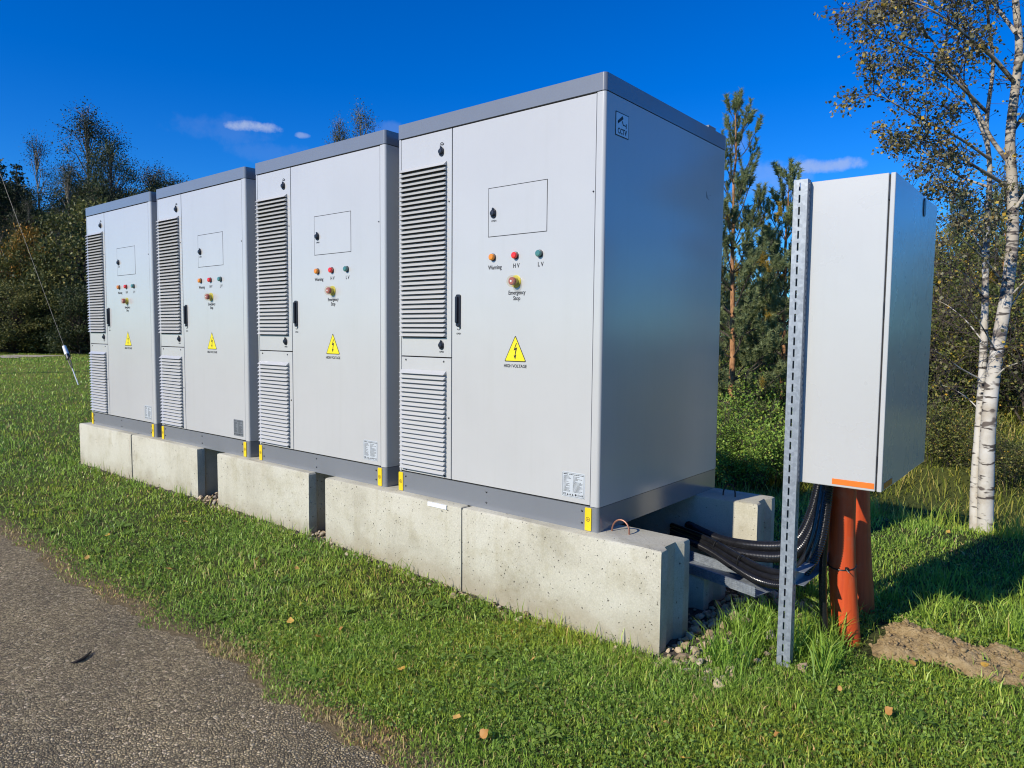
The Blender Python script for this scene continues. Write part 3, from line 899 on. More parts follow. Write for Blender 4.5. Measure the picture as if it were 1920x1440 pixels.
# camera surveillance sign on the side of the nearest cabinet
sg = MB().prism(rrect(0, .112, 0, .103, .002, 2), -.0012, 0, 'y').build('cctv_sign', 'print', cab)
sg.location = (W + .0002, .082, 1.754); sg.rotation_euler = (0, 0, pi / 2)
MB().prism(rrect(.004, .108, .004, .099, .002, 2), -.0016, -.0010, 'y').build('sign_field', 'plate', sg)
mb = MB(); y = -.0020
def quad2(a): mb.add([(p, y, q_) for p, q_ in a], [tuple(range(len(a)))])
quad2([(.018, .064), (.026, .056), (.064, .080), (.056, .092)]); quad2([(.016, .060), (.020, .052), (.030, .058), (.022, .068)])
quad2([(.050, .068), (.055, .071), (.066, .055), (.062, .051)]); quad2([(.060, .056), (.088, .056), (.088, .052), (.062, .051)]); quad2([(.086, .064), (.092, .064), (.092, .043), (.086, .043)])
mb.build('camera_icon', 'print', sg)
put_text('CCTV', .034, .056, -.0018, .022, sg, sx=.86)
# faint scratched marks on the same side
mb = MB()
for pts in ([(1.035, 1.66), (1.034, 1.63), (1.045, 1.625)], [(1.05, 1.645), (1.052, 1.625), (1.068, 1.62)], [(1.075, 1.645), (1.085, 1.645)]):
    mb.tube([(W + .0003, a, b) for a, b in pts], .0011, 4)
mb.build('scratch_mark', 'black_plastic', cab)

# ------------------------------------------------------------------ mounting frame and white box
fr = thing('mounting_frame', 'galvanised slotted steel frame holding the white box up beside the cabinets', 'steel frame', (2.08, .21, 0))
def slotted_post(x0, x1, y0, y1, z0, z1):
    mb = MB(); th = .0025; pitch = .0455; sl = .030; sw = .0068
    cx = (x0 + x1) / 2 - .003
    z = z0
    # front web, cut by slots
    while z < z1 - .001:
        ze = min(z + pitch, z1); a, b = z + (pitch - sl) / 2, z + (pitch + sl) / 2
        if b < z1:
            mb.box(x0, x1, y0, y0 + th, z, a); mb.box(x0, x1, y0, y0 + th, b, ze)
            mb.box(x0, cx - sw / 2, y0, y0 + th, a, b); mb.box(cx + sw / 2, x1, y0, y0 + th, a, b)
        else: mb.box(x0, x1, y0, y0 + th, z, ze)
        z = ze
    # side flanges with round-ish holes on the right one
    mb.box(x0, x0 + th, y0 + th, y1, z0, z1)
    z = z0; cy = (y0 + y1) / 2 + .004; p2 = pitch / 2; hs = .010; hw = .0035
    while z < z1 - .001:
        ze = min(z + p2, z1); a, b = z + (p2 - hs) / 2, z + (p2 + hs) / 2
        if b < z1:
            mb.box(x1 - th, x1, y0 + th, y1, z, a); mb.box(x1 - th, x1, y0 + th, y1, b, ze)
            mb.box(x1 - th, x1, y0 + th, cy - hw, a, b); mb.box(x1 - th, x1, cy + hw, y1, a, b)
        else: mb.box(x1 - th, x1, y0 + th, y1, z, ze)
        z = ze
    mb.box(x0 + th, x0 + .012, y1 - th, y1, z0, z1); mb.box(x1 - .012, x1 - th, y1 - th, y1, z0, z1)
    return mb
def rel(o, t):
    o.location = -Vector(t.location); return o
rel(slotted_post(2.0545, 2.1065, .187, .228, -.12, 1.932).build('post', 'galv', fr), fr)
rel(slotted_post(2.0545, 2.1065, 1.105, 1.146, -.12, 1.932).build('post', 'galv', fr), fr)
mb = MB()
mb.box(2.098, 2.1005, .2285, 1.1045, .341, .397).box(2.1005, 2.138, .2285, 1.1045, .3945, .397).box(2.1005, 2.138, .2285, 1.1045, .341, .3435)
rel(mb.build('cross_rail', 'galv', fr), fr)

bx0, bx1, by0, by1, bz0, bz1 = 2.088, 2.3775, .2295, 1.104, .757, 1.926
bo = thing('distribution_box', 'tall white metal box on slotted posts right of the cabinets, orange stickers below', 'electrical box', (bx0, by0, bz0))
rel(MB().box(bx0, bx1, by0, by1, bz0, bz1).build('box_body', 'white_box', bo, False, .003), bo)
for a, b in ((by0 - .001, .7195), (.7250, by1 + .001)):
    d_ = rel(MB().box(bx1 + .0055, bx1 + (.0225 if a < .5 else .0195), a, b, bz0 + .0005, bz1 - .0005).build('door', 'white_box', bo, False, .003), bo)
    if a > .5:
        MB().prism(rrect(-.020, .020, -.038, .038, .0195, 6), 0, .004, 'x').build('lock', 'black_plastic', d_, True).location = (bx1 + .0194, .800, 1.880)
rel(MB().box(bx1 - .001, bx1 + .0056, by0 + .006, by1 - .006, bz0 + .006, bz1 - .006).build('door_gap_dark', 'gap_black', bo), bo)
for z in (.86, 1.43, 1.86):
    rel(MB().cyl((bx1 + .003, by0 + .001, z - .03), (0, 0, 1), .0032, .06, 10).build('hinge', 'bolt', bo, True), bo)
rel(MB().box(2.226, 2.3745, by0 - .0014, by0, .7665, .788).build('orange_sticker', 'orange_sticker', bo), bo)
rel(MB().box(bx1 + .0225, bx1 + .0238, .262, .400, .764, .788).build('orange_sticker', 'orange_sticker', bo), bo)
rel(MB().cyl((2.17, .50, .757), (0, 0, -1), .030, .022, 16).build('cable_gland', 'sticker', bo, True), bo)

# ------------------------------------------------------------------ orange pipes and conduits
def smooth_path(ctrl, n=10):
    P = [Vector(c) for c in ctrl]; P = [P[0] * 2 - P[1]] + P + [P[-1] * 2 - P[-2]]; out = []
    for i in range(1, len(P) - 2):
        a, b, c, d = P[i - 1:i + 3]
        for k in range(n):
            t = k / n
            out.append(.5 * ((2 * b) + (c - a) * t + (2 * a - 5 * b + 4 * c - d) * t * t + (3 * b - a - 3 * c + d) * t ** 3))
    out.append(P[-2]); return out
def pipe(name, ctrl, r, mat, label, cat, sides=24, group=None):
    o = MB().tube(smooth_path(ctrl, 10), r, sides).build(name, mat, None, True, angle=60)
    return tag(o, label, cat, group)
def P1(px, py): return on_y(px, py, .59)
op1 = pipe('orange_pipe', [P1(1594, 1290), P1(1590, 1228), P1(1584, 1150), P1(1579, 1060), P1(1578, 985), P1(1580, 905)], .0545, 'orange',
           'bright orange plastic pipe curving from the ground into the box, black tie round it', 'pipe', group='orange pipes under the box')
op2 = pipe('orange_pipe', [on_y(1616, 1215, .98), on_y(1612, 1120, .98), on_y(1606, 1010, .98), on_y(1603, 880, .98)], .062, 'orange',
           'dark shaded orange pipe standing behind the sunlit orange pipe', 'pipe', group='orange pipes under the box')
mb = MB(); tc_ = P1(1578.5, 1058); pts = [(tc_.x + .056 * cos(a), tc_.y + .056 * sin(a), tc_.z + .01 * sin(a)) for a in np.linspace(0, 2 * pi, 25)]
mb.tube(pts, .0028, 6); mb.box(tc_.x + .027, tc_.x + .037, tc_.y - .058, tc_.y - .046, tc_.z - .006, tc_.z + .006); mb.tube([(tc_.x + .03, tc_.y - .056, tc_.z), (tc_.x + .046, tc_.y - .06, tc_.z - .014)], .0018, 5)
mb.build('cable_tie', 'tie', op1, True)

def corrugated(ctrl, r, amp=.0042, pitch=.0100, name='corrugated_conduit'):
    P = smooth_path(ctrl, 24); pts = []; rr = []; acc = 0.0
    # resample at half-pitch
    cum = [0.0]
    for a, b in zip(P, P[1:]): cum.append(cum[-1] + (b - a).length)
    L = cum[-1]; s_ = 0.0; j = 0; k = 0
    while s_ < L:
        while j < len(P) - 2 and cum[j + 1] < s_: j += 1
        t = (s_ - cum[j]) / max(1e-9, cum[j + 1] - cum[j]); pts.append(P[j].lerp(P[j + 1], t)); rr.append(r + (amp if (k // 2) % 2 else 0)); k += 1; s_ += pitch / 4
    return MB().tube(pts, rr, 12)
def C_(*a): return [at(*p) for p in a]
con = [
 ('corr', C_((1290, 985, 3.95), (1345, 1010, 3.68), (1400, 1022, 3.42), (1465, 1024, 3.20), (1500, 1008, 3.10), (1522, 965, 3.06), (1538, 905, 3.05)), .0215, 'thick ribbed black conduit, uppermost of the bundle reaching behind the post'),
 ('corr', C_((1290, 1000, 3.90), (1345, 1026, 3.62), (1400, 1040, 3.38), (1465, 1044, 3.16), (1504, 1026, 3.06), (1530, 975, 3.02), (1548, 905, 3.02)), .0215, 'thick ribbed black conduit just below the uppermost one of the bundle'),
 ('plain', C_((1260, 985, 3.95), (1325, 1010, 3.62), (1380, 1040, 3.36), (1430, 1066, 3.16), (1475, 1073, 3.05), (1505, 1052, 3.00), (1527, 1000, 2.98), (1544, 905, 3.00)), .0150, 'smooth black cable at the top of the lower bundle of three'),
 ('plain', C_((1260, 992, 3.92), (1325, 1020, 3.60), (1378, 1052, 3.34), (1428, 1078, 3.14), (1477, 1084, 3.03), (1510, 1062, 2.97), (1535, 1006, 2.95), (1552, 905, 2.98)), .0150, 'smooth black cable in the middle of the lower bundle of three'),
 ('corr', C_((1260, 1000, 3.90), (1325, 1030, 3.58), (1376, 1063, 3.32), (1426, 1090, 3.12), (1478, 1096, 3.01), (1514, 1070, 2.96), (1541, 1010, 2.94), (1556, 905, 2.97)), .0145, 'thin ribbed black cable at the bottom of the lower bundle of three'),
]
ties = []
for k, (ty, P, r, lab) in enumerate(con):
    if ty == 'corr':
        o = corrugated(P, r).build('corrugated_conduit', 'conduit', None, True, angle=80)
    else:
        o = MB().tube(smooth_path(P, 14), r, 14).build('black_cable', 'conduit', None, True, angle=80)
    tag(o, lab, 'conduit', 'black cables from the cabinets to the box'); ties.append(o)
v_con = MB().tube(smooth_path([(2.152, .455, .757), (2.150, .452, .55), (2.148, .445, .36), (2.160, .44, .16), (2.190, .45, -.08)], 12), .0155, 14).build('black_cable', 'conduit', None, True, angle=80)
tag(v_con, 'single black cable dropping straight down left of the orange pipe', 'conduit', 'black cables from the cabinets to the box')
for (px, py, dep, tilt) in ((1392, 1057, 3.29, .5), (1346, 1030, 3.52, .5)):
    c = at(px, py, dep); ax = (at(px + 20, py + 11, dep - .09) - c).normalized()
    u = ax.cross(Vector((0, 0, 1))).normalized(); w_ = u.cross(ax)
    mb = MB(); mb.tube([c + u * .028 * cos(a) + w_ * .046 * sin(a) for a in np.linspace(0, 2 * pi, 21)], .0026, 6)
    mb.tube([c - w_ * .03 - u * .02, c - w_ * .075 - u * .03], .0018, 5)
    mb.build('cable_tie', 'tie', ties[3], True)

# cable tray and plank between the block rows
tr = thing('cable_tray', 'pale ribbed metal cable tray leading out from under the nearest cabinet', 'cable tray', (1.0, .60, .22))
A, B = Vector((1.02, .645, .188)), Vector((1.885, .395, .188))
ax = (B - A).normalized(); sd = Vector((-ax.y, ax.x, 0))
mtx = Matrix.Translation(A) @ Matrix(((ax.x, sd.x, 0), (ax.y, sd.y, 0), (0, 0, 1))).to_4x4()
Lt = (B - A).length
rel(MB().box(0, Lt, 0, .16, 0, .002, mtx).build('tray_floor', 'galv', tr), tr)
for y0 in (-.0015, .1605):
    mb = MB().box(0, Lt, y0, y0 + .0015, -.002, .042, mtx)
    for z in (.006, .015, .024, .033): mb.box(0, Lt, y0 - .0035, y0, z, z + .004, mtx)
    mb.box(0, Lt, y0 - .004, y0 + .006, .042, .0445, mtx)
    rel(mb.build('tray_side', 'galv', tr, False), tr)
pk = MB().box(-.065, .065, -.022, .022, 0, .026).build('wooden_plank', 'wood', None, False, .003)
pk.location = (1.80, .42, .050); pk.rotation_euler = (.12, .10, -.3)
tag(pk, 'short pale offcut of wood lying on the gravel under the cable tray', 'plank')

# ------------------------------------------------------------------ gravel bed and stones
gxs = np.arange(-4.55, 1.96, .05); gys = np.arange(-.15, 1.56, .05)
QX, QY = np.meshgrid(gxs, gys)
def bed_h(x, y):
    e = np.minimum(np.minimum(x + 4.55, 1.95 - x) / .12, np.minimum(y + .15, 1.55 - y) / .10)
    return terrain(x, y) - .03 + .045 * Sn(e) + .008 * np.sin(x * 37) * np.sin(y * 41)
QZ = bed_h(QX, QY)
n1, n2 = len(gxs), len(gys)
ii = (np.arange(n2 - 1)[:, None] * n1 + np.arange(n1 - 1)[None, :]).ravel()
bed = obj('gravel_bed', bigmesh('gravel_bed', np.stack([QX.ravel(), QY.ravel(), QZ.ravel()], 1), np.stack([ii, ii + 1, ii + n1 + 1, ii + n1], 1), mat='gravel_bed', smooth=True))
kind(bed, 'structure')

def icosa():
    g = (1 + 5 ** .5) / 2
    v = [(-1, g, 0), (1, g, 0), (-1, -g, 0), (1, -g, 0), (0, -1, g), (0, 1, g), (0, -1, -g), (0, 1, -g), (g, 0, -1), (g, 0, 1), (-g, 0, -1), (-g, 0, 1)]
    f = [(0, 11, 5), (0, 5, 1), (0, 1, 7), (0, 7, 10), (0, 10, 11), (1, 5, 9), (5, 11, 4), (11, 10, 2), (10, 7, 6), (7, 1, 8), (3, 9, 4), (3, 4, 2), (3, 2, 6), (3, 6, 8), (3, 8, 9), (4, 9, 5), (2, 4, 11), (6, 2, 10), (8, 6, 7), (9, 8, 1)]
    return np.array(v) / math.hypot(1, g), f
IV, IF = icosa()
stone_me = []
for k in range(7):
    rr = np.random.default_rng(100 + k)
    v = IV * (1 + rr.uniform(-.42, .30, (12, 1))) * np.array([1.0, rr.uniform(.55, .9), rr.uniform(.45, .75)])
    mm = bpy.data.meshes.new('stone'); mm.from_pydata([tuple(a) for a in v], [], IF); mm.materials.append(M['stone'])
    stone_me.append(mm)
rs = random.Random(21)
spots = []
def inblock(x, y, pad=.0):
    for a, b in rows:
        for y0 in (-.06, 1.006):
            if a - pad < x < b + pad and y0 - pad < y < y0 + .262 + pad: return True
    return .48 - pad < x < 1.60 + pad and .50 - pad < y < .762 + pad
def stones(n, x0, x1, y0, y1, s0, s1, lift=.25):
    k = 0; tries = 0
    while k < n and tries < n * 30:
        tries += 1
        x, y, s_ = rs.uniform(x0, x1), rs.uniform(y0, y1), rs.uniform(s0, s1)
        if inblock(x, y, s_ * .6): continue
        if any((x - a) ** 2 + (y - b) ** 2 < (.75 * (s_ + c)) ** 2 for a, b, c in spots): continue
        spots.append((x, y, s_)); k += 1
        o = obj('stone', stone_me[rs.randrange(7)], bed)
        o.location = (x, y, max(float(bed_h(x, y)) if (-4.55 < x < 1.95 and -.15 < y < 1.55) else -9, tz(x, y)) + s_ * lift)
        o.rotation_euler = (rs.uniform(-.6, .6), rs.uniform(-.6, .6), rs.uniform(0, 6.28)); o.scale = (s_, s_, s_)
stones(46, 1.67, 1.96, -.14, .14, .014, .036, .3)
stones(60, 1.66, 2.02, .10, 1.00, .016, .036, .45)
stones(22, .55, 1.66, -.135, -.075, .012, .028, .4)
stones(36, -.60, .55, -.120, -.075, .010, .020, .4)
stones(34, -.76, -.60, -.11, .40, .014, .028, .6)
stones(44, -2.16, -1.90, -.11, .45, .014, .028, .6)
stones(34, -1.9, -.76, -.115, -.075, .009, .016, .4)
stones(16, -4.4, -2.2, -.115, -.075, .009, .015, .4)
stones(30, 1.62, 1.72, .30, 1.00, .016, .030, .45)
stones(22, .6, 1.70, .78, 1.00, .016, .032, .4)
# small chips between the larger stones
ng = 5200
px_ = RNG.uniform(-2.3, 2.02, ng); py_ = RNG.uniform(-.13, 1.3, ng)
keep = ~np.array([inblock(a, b, .004) for a, b in zip(px_, py_)]); px_, py_ = px_[keep], py_[keep]; ng = len(px_)
sz = RNG.uniform(.004, .011, ng); Rz = RNG.uniform(0, 6.28, ng)
cs, sn = np.cos(Rz), np.sin(Rz)
bv = IV[None] * sz[:, None, None] * (1 + RNG.uniform(-.25, .25, (ng, 12, 1))) * np.array([1, .8, .65])
X = bv[..., 0] * cs[:, None] - bv[..., 1] * sn[:, None] + px_[:, None]; Y = bv[..., 0] * sn[:, None] + bv[..., 1] * cs[:, None] + py_[:, None]
Z = bv[..., 2] + (bed_h(px_, py_) + sz * .4)[:, None]
tr_ = (np.array(IF)[None] + (np.arange(ng) * 12)[:, None, None]).reshape(-1, 3)
ch = obj('gravel', bigmesh('gravel', np.stack([X, Y, Z], -1).reshape(-1, 3), None, tr_, mat='stone'), bed)
kind(ch, 'stuff')

# sandy dirt patch by the box
du = np.linspace(-1, 1, 60); dv = np.linspace(-1, 1, 34)
U, Vv = np.meshgrid(du, dv)
def dirt_xy(u, v):
    a = Vector((2.24, .72)); b = Vector((3.25, .70))
    x = 2.26 + (u + 1) / 2 * 1.45; w = (.20 - .06 * (u + 1) / 2) * (1 + .22 * np.sin(u * 5 + 1) + .12 * np.sin(u * 13))
    y = .70 + .05 * np.sin(u * 3) + .14 * (u + 1) / 2 + v * w
    return x, y
DX, DY = dirt_xy(U, Vv)
DE = Sn((1 - np.abs(Vv)) / .45) * Sn((1 - np.abs(U)) / .22)
def dn(x, y): return .006 * np.sin(x * 60 + np.sin(y * 43) * 2) + .005 * np.sin(y * 71 + x * 23) + .010 * np.sin(x * 17 + y * 21)
DZ = terrain(DX, DY) - .02 + DE * (.044 + .010 * np.exp(-((DX - 2.45) / .18) ** 2) + 1.3 * dn(DX, DY))
n1, n2 = len(du), len(dv)
ii = (np.arange(n2 - 1)[:, None] * n1 + np.arange(n1 - 1)[None, :]).ravel()
dp = obj('dirt_patch', bigmesh('dirt_patch', np.stack([DX.ravel(), DY.ravel(), DZ.ravel()], 1), np.stack([ii, ii + 1, ii + n1 + 1, ii + n1], 1), mat='dirt', smooth=True))
kind(dp, 'structure')
nc = 1500
cu = RNG.uniform(-.95, .95, nc); cv = RNG.uniform(-.85, .85, nc); cx_, cy_ = dirt_xy(cu, cv)
sz = RNG.gamma(1.6, .0019, nc) + .0015
cz_ = terrain(cx_, cy_) - .02 + Sn((1 - np.abs(cv)) / .45) * Sn((1 - np.abs(cu)) / .22) * (.044 + .010 * np.exp(-((cx_ - 2.45) / .18) ** 2) + 1.3 * dn(cx_, cy_))
bv = IV[None] * sz[:, None, None] * (1 + RNG.uniform(-.3, .3, (nc, 12, 1)))
P_ = bv + np.stack([cx_, cy_, cz_ + sz * .3], 1)[:, None]
kind(obj('dirt_clods', bigmesh('dirt_clods', P_.reshape(-1, 3), None, (np.array(IF)[None] + (np.arange(nc) * 12)[:, None, None]).reshape(-1, 3), mat='dirt')), 'stuff')
for (px, py, s_, lab) in ((1505, 1262, .030, 'tan stone lying in the grass at the foot of the slotted post'), (1545, 1338, .016, 'small pinkish stone lying in the front lawn right of the post'),
                          (1675, 1224, .020, 'rounded pebble on the edge of the dirt patch')):
    p = on_z(px, py, 0); o = obj('pebble', stone_me[rs.randrange(7)]); o.location = (p.x, p.y, tz(p.x, p.y) + s_ * .45); o.scale = (s_,) * 3
    o.rotation_euler = (0, 0, rs.uniform(0, 6)); tag(o, lab, 'stone')

# ------------------------------------------------------------------ grass
def blades(name, x, y, z, h, w, lean, mat, tint, rng, flop=.35):
    n = len(x)
    a = rng.uniform(0, 2 * pi, n); ca, sa = np.cos(a), np.sin(a)          # blade plane
    b = rng.uniform(0, 2 * pi, n); lx, ly = np.cos(b) * lean, np.sin(b) * lean
    V = np.empty((n, 5, 3))
    V[:, 0] = np.stack([x - ca * w / 2, y - sa * w / 2, z - .006], 1)
    V[:, 1] = np.stack([x + ca * w / 2, y + sa * w / 2, z - .006], 1)
    mx, my, mz = x + lx * h * .38, y + ly * h * .38, z + h * .58
    V[:, 2] = np.stack([mx + ca * w * .42, my + sa * w * .42, mz], 1)
    V[:, 3] = np.stack([mx - ca * w * .42, my - sa * w * .42, mz], 1)
    V[:, 4] = np.stack([x + lx * h, y + ly * h, z + h * np.maximum(.25, 1 - flop * lean ** 2)], 1)
    base = np.arange(n)[:, None] * 5
    q = base + np.array([0, 1, 2, 3]); t = base + np.array([3, 2, 4])
    return bigmesh(name, V.reshape(-1, 3), q, t, np.repeat(tint, 5), mat)

def blocked(x, y):
    bad = (x > -4.5) & (x < 1.72) & (y > -.085) & (y < 1.36)
    bad |= (x > 1.6) & (x < 1.80) & (y > -.09) & (y < 1.05) 
    dx = (x - 2.26) / 1.45 * 2 - 1
    yc = .70 + .05 * np.sin(dx * 3) + .14 * (dx + 1) / 2
    wd = (.20 - .06 * (dx + 1) / 2) * (1 + .22 * np.sin(dx * 5 + 1) + .12 * np.sin(dx * 13))
    bad |= (np.abs(dx) < .96) & (np.abs(y - yc) < wd * .86)
    return bad
g = np.random.default_rng(5)
def lawn_points(n, r0, r1, expo, a0=-98, a1=28):
    # density falls with distance from the camera
    u = g.random(n); k = 2 - expo
    r = (r0 ** k + u * (r1 ** k - r0 ** k)) ** (1 / k) if abs(k) > 1e-6 else r0 * (r1 / r0) ** u
    th = np.radians(g.uniform(a0, a1, n))
    return CAM.x + r * np.sin(th), CAM.y + r * np.cos(th), r
pts = [lawn_points(250000, 1.25, 3.2, 0.0), lawn_points(430000, 3.2, 48, 2.25)]
x = np.concatenate([p[0] for p in pts]); y = np.concatenate([p[1] for p in pts]); r = np.concatenate([p[2] for p in pts])
edge = y - edge_y(x)
thin = g.random(len(x))
fringe = np.clip(edge / .16, 0, 1)
ditchy = (x > -6) & (y > 3.4 + .15 * np.sin(x * 3))
ok = (edge > -.05 + .03 * np.sin(x * 19) * np.sin(x * 7.3)) & ~blocked(x, y) & ~ditchy & (thin < .75 + .25 * fringe)
# nothing of the lawn far behind the cabinets or beyond the forest edge is ever seen
ok &= ~((y > 1.4) & (x < .6) & (x > -7) & (r < 14) & (thin > .25))
ok &= x > -47
x, y, r, edge, fringe = x[ok], y[ok], r[ok], edge[ok], fringe[ok]
n = len(x)
patch = .5 + .5 * np.sin(x * 1.7 + 2 * np.sin(y * 1.1)) * np.sin(y * 2.3 + x * .6)
far = np.maximum(1, r / 3.0)
h = g.gamma(6, .0235 / 6, n) * (.75 + .55 * patch) * far ** .32 * (.55 + .45 * fringe)
h *= np.where(np.abs(y + .10) < .05, 1.5, 1.0)
w = g.uniform(.0020, .0042, n) * far ** .88
lean = np.abs(g.normal(.85, .5, n))
tint = np.clip(g.normal(.38, .20, n) + .12 * (patch - .5), 0, .88)
dead = g.random(n) < (.05 + .80 * (1 - fringe) ** 1.3 * (np.sin(x * 7) * .4 + .65))
tint[dead] = g.uniform(.86, 1.0, dead.sum())
lawn = obj('lawn_grass', blades('lawn_grass', x, y, terrain(x, y), h, w, lean, 'grass', tint, g))
kind(lawn, 'stuff', 'short green lawn between the asphalt and the concrete blocks', 'grass')

# clover and other small round leaves in the lawn
cx_, cy_, cr = lawn_points(110000, 1.25, 5.2, .9)
ok = (cy_ - edge_y(cx_) > .02) & ~blocked(cx_, cy_) & (cy_ < 3.3) & (np.sin(cx_ * 2.9 + 1.3 * np.sin(cy_ * 3.1)) + np.sin(cy_ * 4.3 - cx_) > -.55)
cx_, cy_ = cx_[ok], cy_[ok]; n = len(cx_)
cz_ = terrain(cx_, cy_) + g.uniform(.008, .034, n)
lm = leaves_mesh('clover', np.stack([cx_, cy_, cz_], 1), g.uniform(.007, .015, n), 'weed', np.clip(g.normal(.35, .2, n), 0, .9), g, .95, .72)
kind(obj('clover', lm), 'stuff', 'small round clover leaves growing through the lawn', 'clover')

# longer tufts round the post, the gravel and the dirt
tx, ty, th_, tw, tl, tt = [], [], [], [], [], []
def tuft(cx, cy, n, sp, hh, lean_, tmean=.35):
    for _ in range(n):
        a, rr = g.uniform(0, 2 * pi), sp * g.random() ** .6
        X_, Y_ = cx + rr * cos(a), cy + rr * sin(a)
        tx.append(X_); ty.append(Y_); th_.append(hh * g.uniform(.5, 1.15)); tw.append(g.uniform(.003, .0062)); tl.append(abs(g.normal(lean_, .25))); tt.append(np.clip(g.normal(tmean, .17), 0, .9))
for _ in range(46): tuft(g.uniform(1.80, 2.22), g.uniform(.02, .62), 34, .06, g.uniform(.08, .20), .55)
for _ in range(26): tuft(g.uniform(1.88, 2.30), g.uniform(.62, 1.5), 26, .07, g.uniform(.07, .17), .55)
for _ in range(60): tuft(g.uniform(2.40, 3.5), g.uniform(1.02, 1.75), 30, .07, g.uniform(.07, .16), .6)
for _ in range(80): tuft(g.uniform(1.6, 3.6), g.uniform(1.5, 3.35), 22, .08, g.uniform(.05, .10), .5, .45)
for _ in range(40): tuft(g.uniform(1.3, 3.6), g.uniform(3.1, 3.5), 22, .10, g.uniform(.10, .24), .5, .45)
for _ in range(34): tuft(g.uniform(2.36, 3.4), g.uniform(.38, .52), 12, .05, g.uniform(.04, .08), .6, .5)
for _ in range(55): tuft(g.uniform(-4.5, 1.66), g.uniform(-.13, -.10), 5, .03, g.uniform(.05, .11), .3)
for _ in range(30): tuft(g.uniform(1.68, 1.98), g.uniform(-.15, .12), 6, .04, g.uniform(.04, .09), .5)
for _ in range(26): tuft(g.uniform(2.5, 3.4), g.uniform(.55, 1.05), 7, .05, g.uniform(.03, .08), .7, .5)
for _ in range(14): tuft(g.uniform(2.12, 2.24), g.uniform(.30, .47), 20, .035, g.uniform(.05, .10), .5)
for _ in range(260):
    a_ = g.uniform(-4.5, 3.6); tuft(a_, g.uniform(-1.12, -.12) if a_ < 1.7 else g.uniform(-1.1, .4), int(g.integers(3, 9)), .05, g.uniform(.035, .07), .8, .5)
tx, ty = np.array(tx), np.array(ty)
bad = np.array([inblock(a, b, .004) for a, b in zip(tx, ty)]) | ((np.abs(tx - 2.25) < .06) & (np.abs(ty - .59) < .07))
bad |= (np.abs(tx - 2.10) < .11) & (ty < .26) & (ty > -.12) & (np.array(th_) > .035)      # trodden, short round the post foot
k_ = ~bad
tm = blades('long_grass', tx[k_], ty[k_], terrain(tx[k_], ty[k_]), np.array(th_)[k_], np.array(tw)[k_], np.array(tl)[k_], 'grass', np.array(tt)[k_], g, .5)
kind(obj('long_grass', tm), 'stuff', 'longer grass tufts round the post, pipes and dirt patch', 'grass')

# broad-leaved weeds (dandelion and plantain rosettes) in the lawn
wv_, wf_, wt_ = [], [], []
for _ in range(70):
    cx = g.uniform(-3.5, 3.6); cy = g.uniform(-1.1, -.15) if cx < 1.7 else g.uniform(-1.1, .35)
    if blocked(np.array([cx]), np.array([cy]))[0] or cy < float(edge_y(cx)) + .06: continue
    zz = tz(cx, cy) + .006; tn_ = np.clip(g.normal(.4, .2), 0, .9); a0 = g.uniform(0, 6.28); nl_ = int(g.integers(5, 9))
    for j in range(nl_):
        a = a0 + j * 2 * pi / nl_ + g.uniform(-.3, .3); L = g.uniform(.035, .075); wd = L * g.uniform(.22, .36); up_ = g.uniform(.15, .55)
        dx_, dy_ = cos(a), sin(a); o = len(wv_)
        for t, wk, hk in ((0, .2, 0), (.35, .8, .9), (.7, 1.0, 1.1), (1.0, .05, .6)):
            for sg_ in (-1, 1): wv_.append((cx + dx_ * L * t - dy_ * wd * .5 * wk * sg_, cy + dy_ * L * t + dx_ * wd * .5 * wk * sg_, zz + L * up_ * hk * t + .004)); wt_.append(tn_)
        for k in range(3): wf_.append((o + 2 * k, o + 2 * k + 1, o + 2 * k + 3, o + 2 * k + 2))
kind(obj('lawn_weeds', bigmesh('lawn_weeds', np.array(wv_), np.array(wf_), None, np.array(wt_), 'weed')), 'stuff', 'flat broad leaved weeds scattered through the lawn', 'weeds')

# meadow on the slope behind
n = 52000
mx_ = g.uniform(-7, 9, n); my_ = 3.35 + 20 * g.random(n) ** 1.5
cl = np.sin(mx_ * 2.1 + 1.7 * np.sin(my_ * 1.3)) * np.sin(my_ * 1.9 + mx_)
dist = np.hypot(mx_ - CAM.x, my_ - CAM.y)
hh = g.gamma(5, .16 / 5, n) * (1 + .5 * cl) * np.where(my_ < 4.2, .6, 1.0) * np.where(my_ > 12, 1.9, 1.0)
ww = g.uniform(.004, .008, n) * np.maximum(1, dist / 5.5)
tn = np.clip(g.normal(.48, .24, n) + .15 * cl, 0, 1)
ex = 12000
mx_ = np.concatenate([mx_, g.uniform(-2.4, 1.0, ex)]); my_ = np.concatenate([my_, g.uniform(6.3, 10.5, ex)])
hh = np.concatenate([hh, g.gamma(6, .36 / 6, ex)]); ww = np.concatenate([ww, g.uniform(.006, .011, ex)]); tn = np.concatenate([tn, np.clip(g.normal(.35, .2, ex), 0, 1)]); n = n + ex
kind(obj('meadow_grass', blades('meadow_grass', mx_, my_, terrain(mx_, my_), hh, ww, np.abs(g.normal(.6, .35, n)), 'tall_grass', tn, g, .5)), 'stuff', 'yellowing tall meadow grass on the slope behind the lawn', 'grass')

# ------------------------------------------------------------------ trees
def rvec(rnd):
    while True:
        v = Vector((rnd.uniform(-1, 1), rnd.uniform(-1, 1), rnd.uniform(-1, 1)))
        if .05 < v.length < 1: return v.normalized()

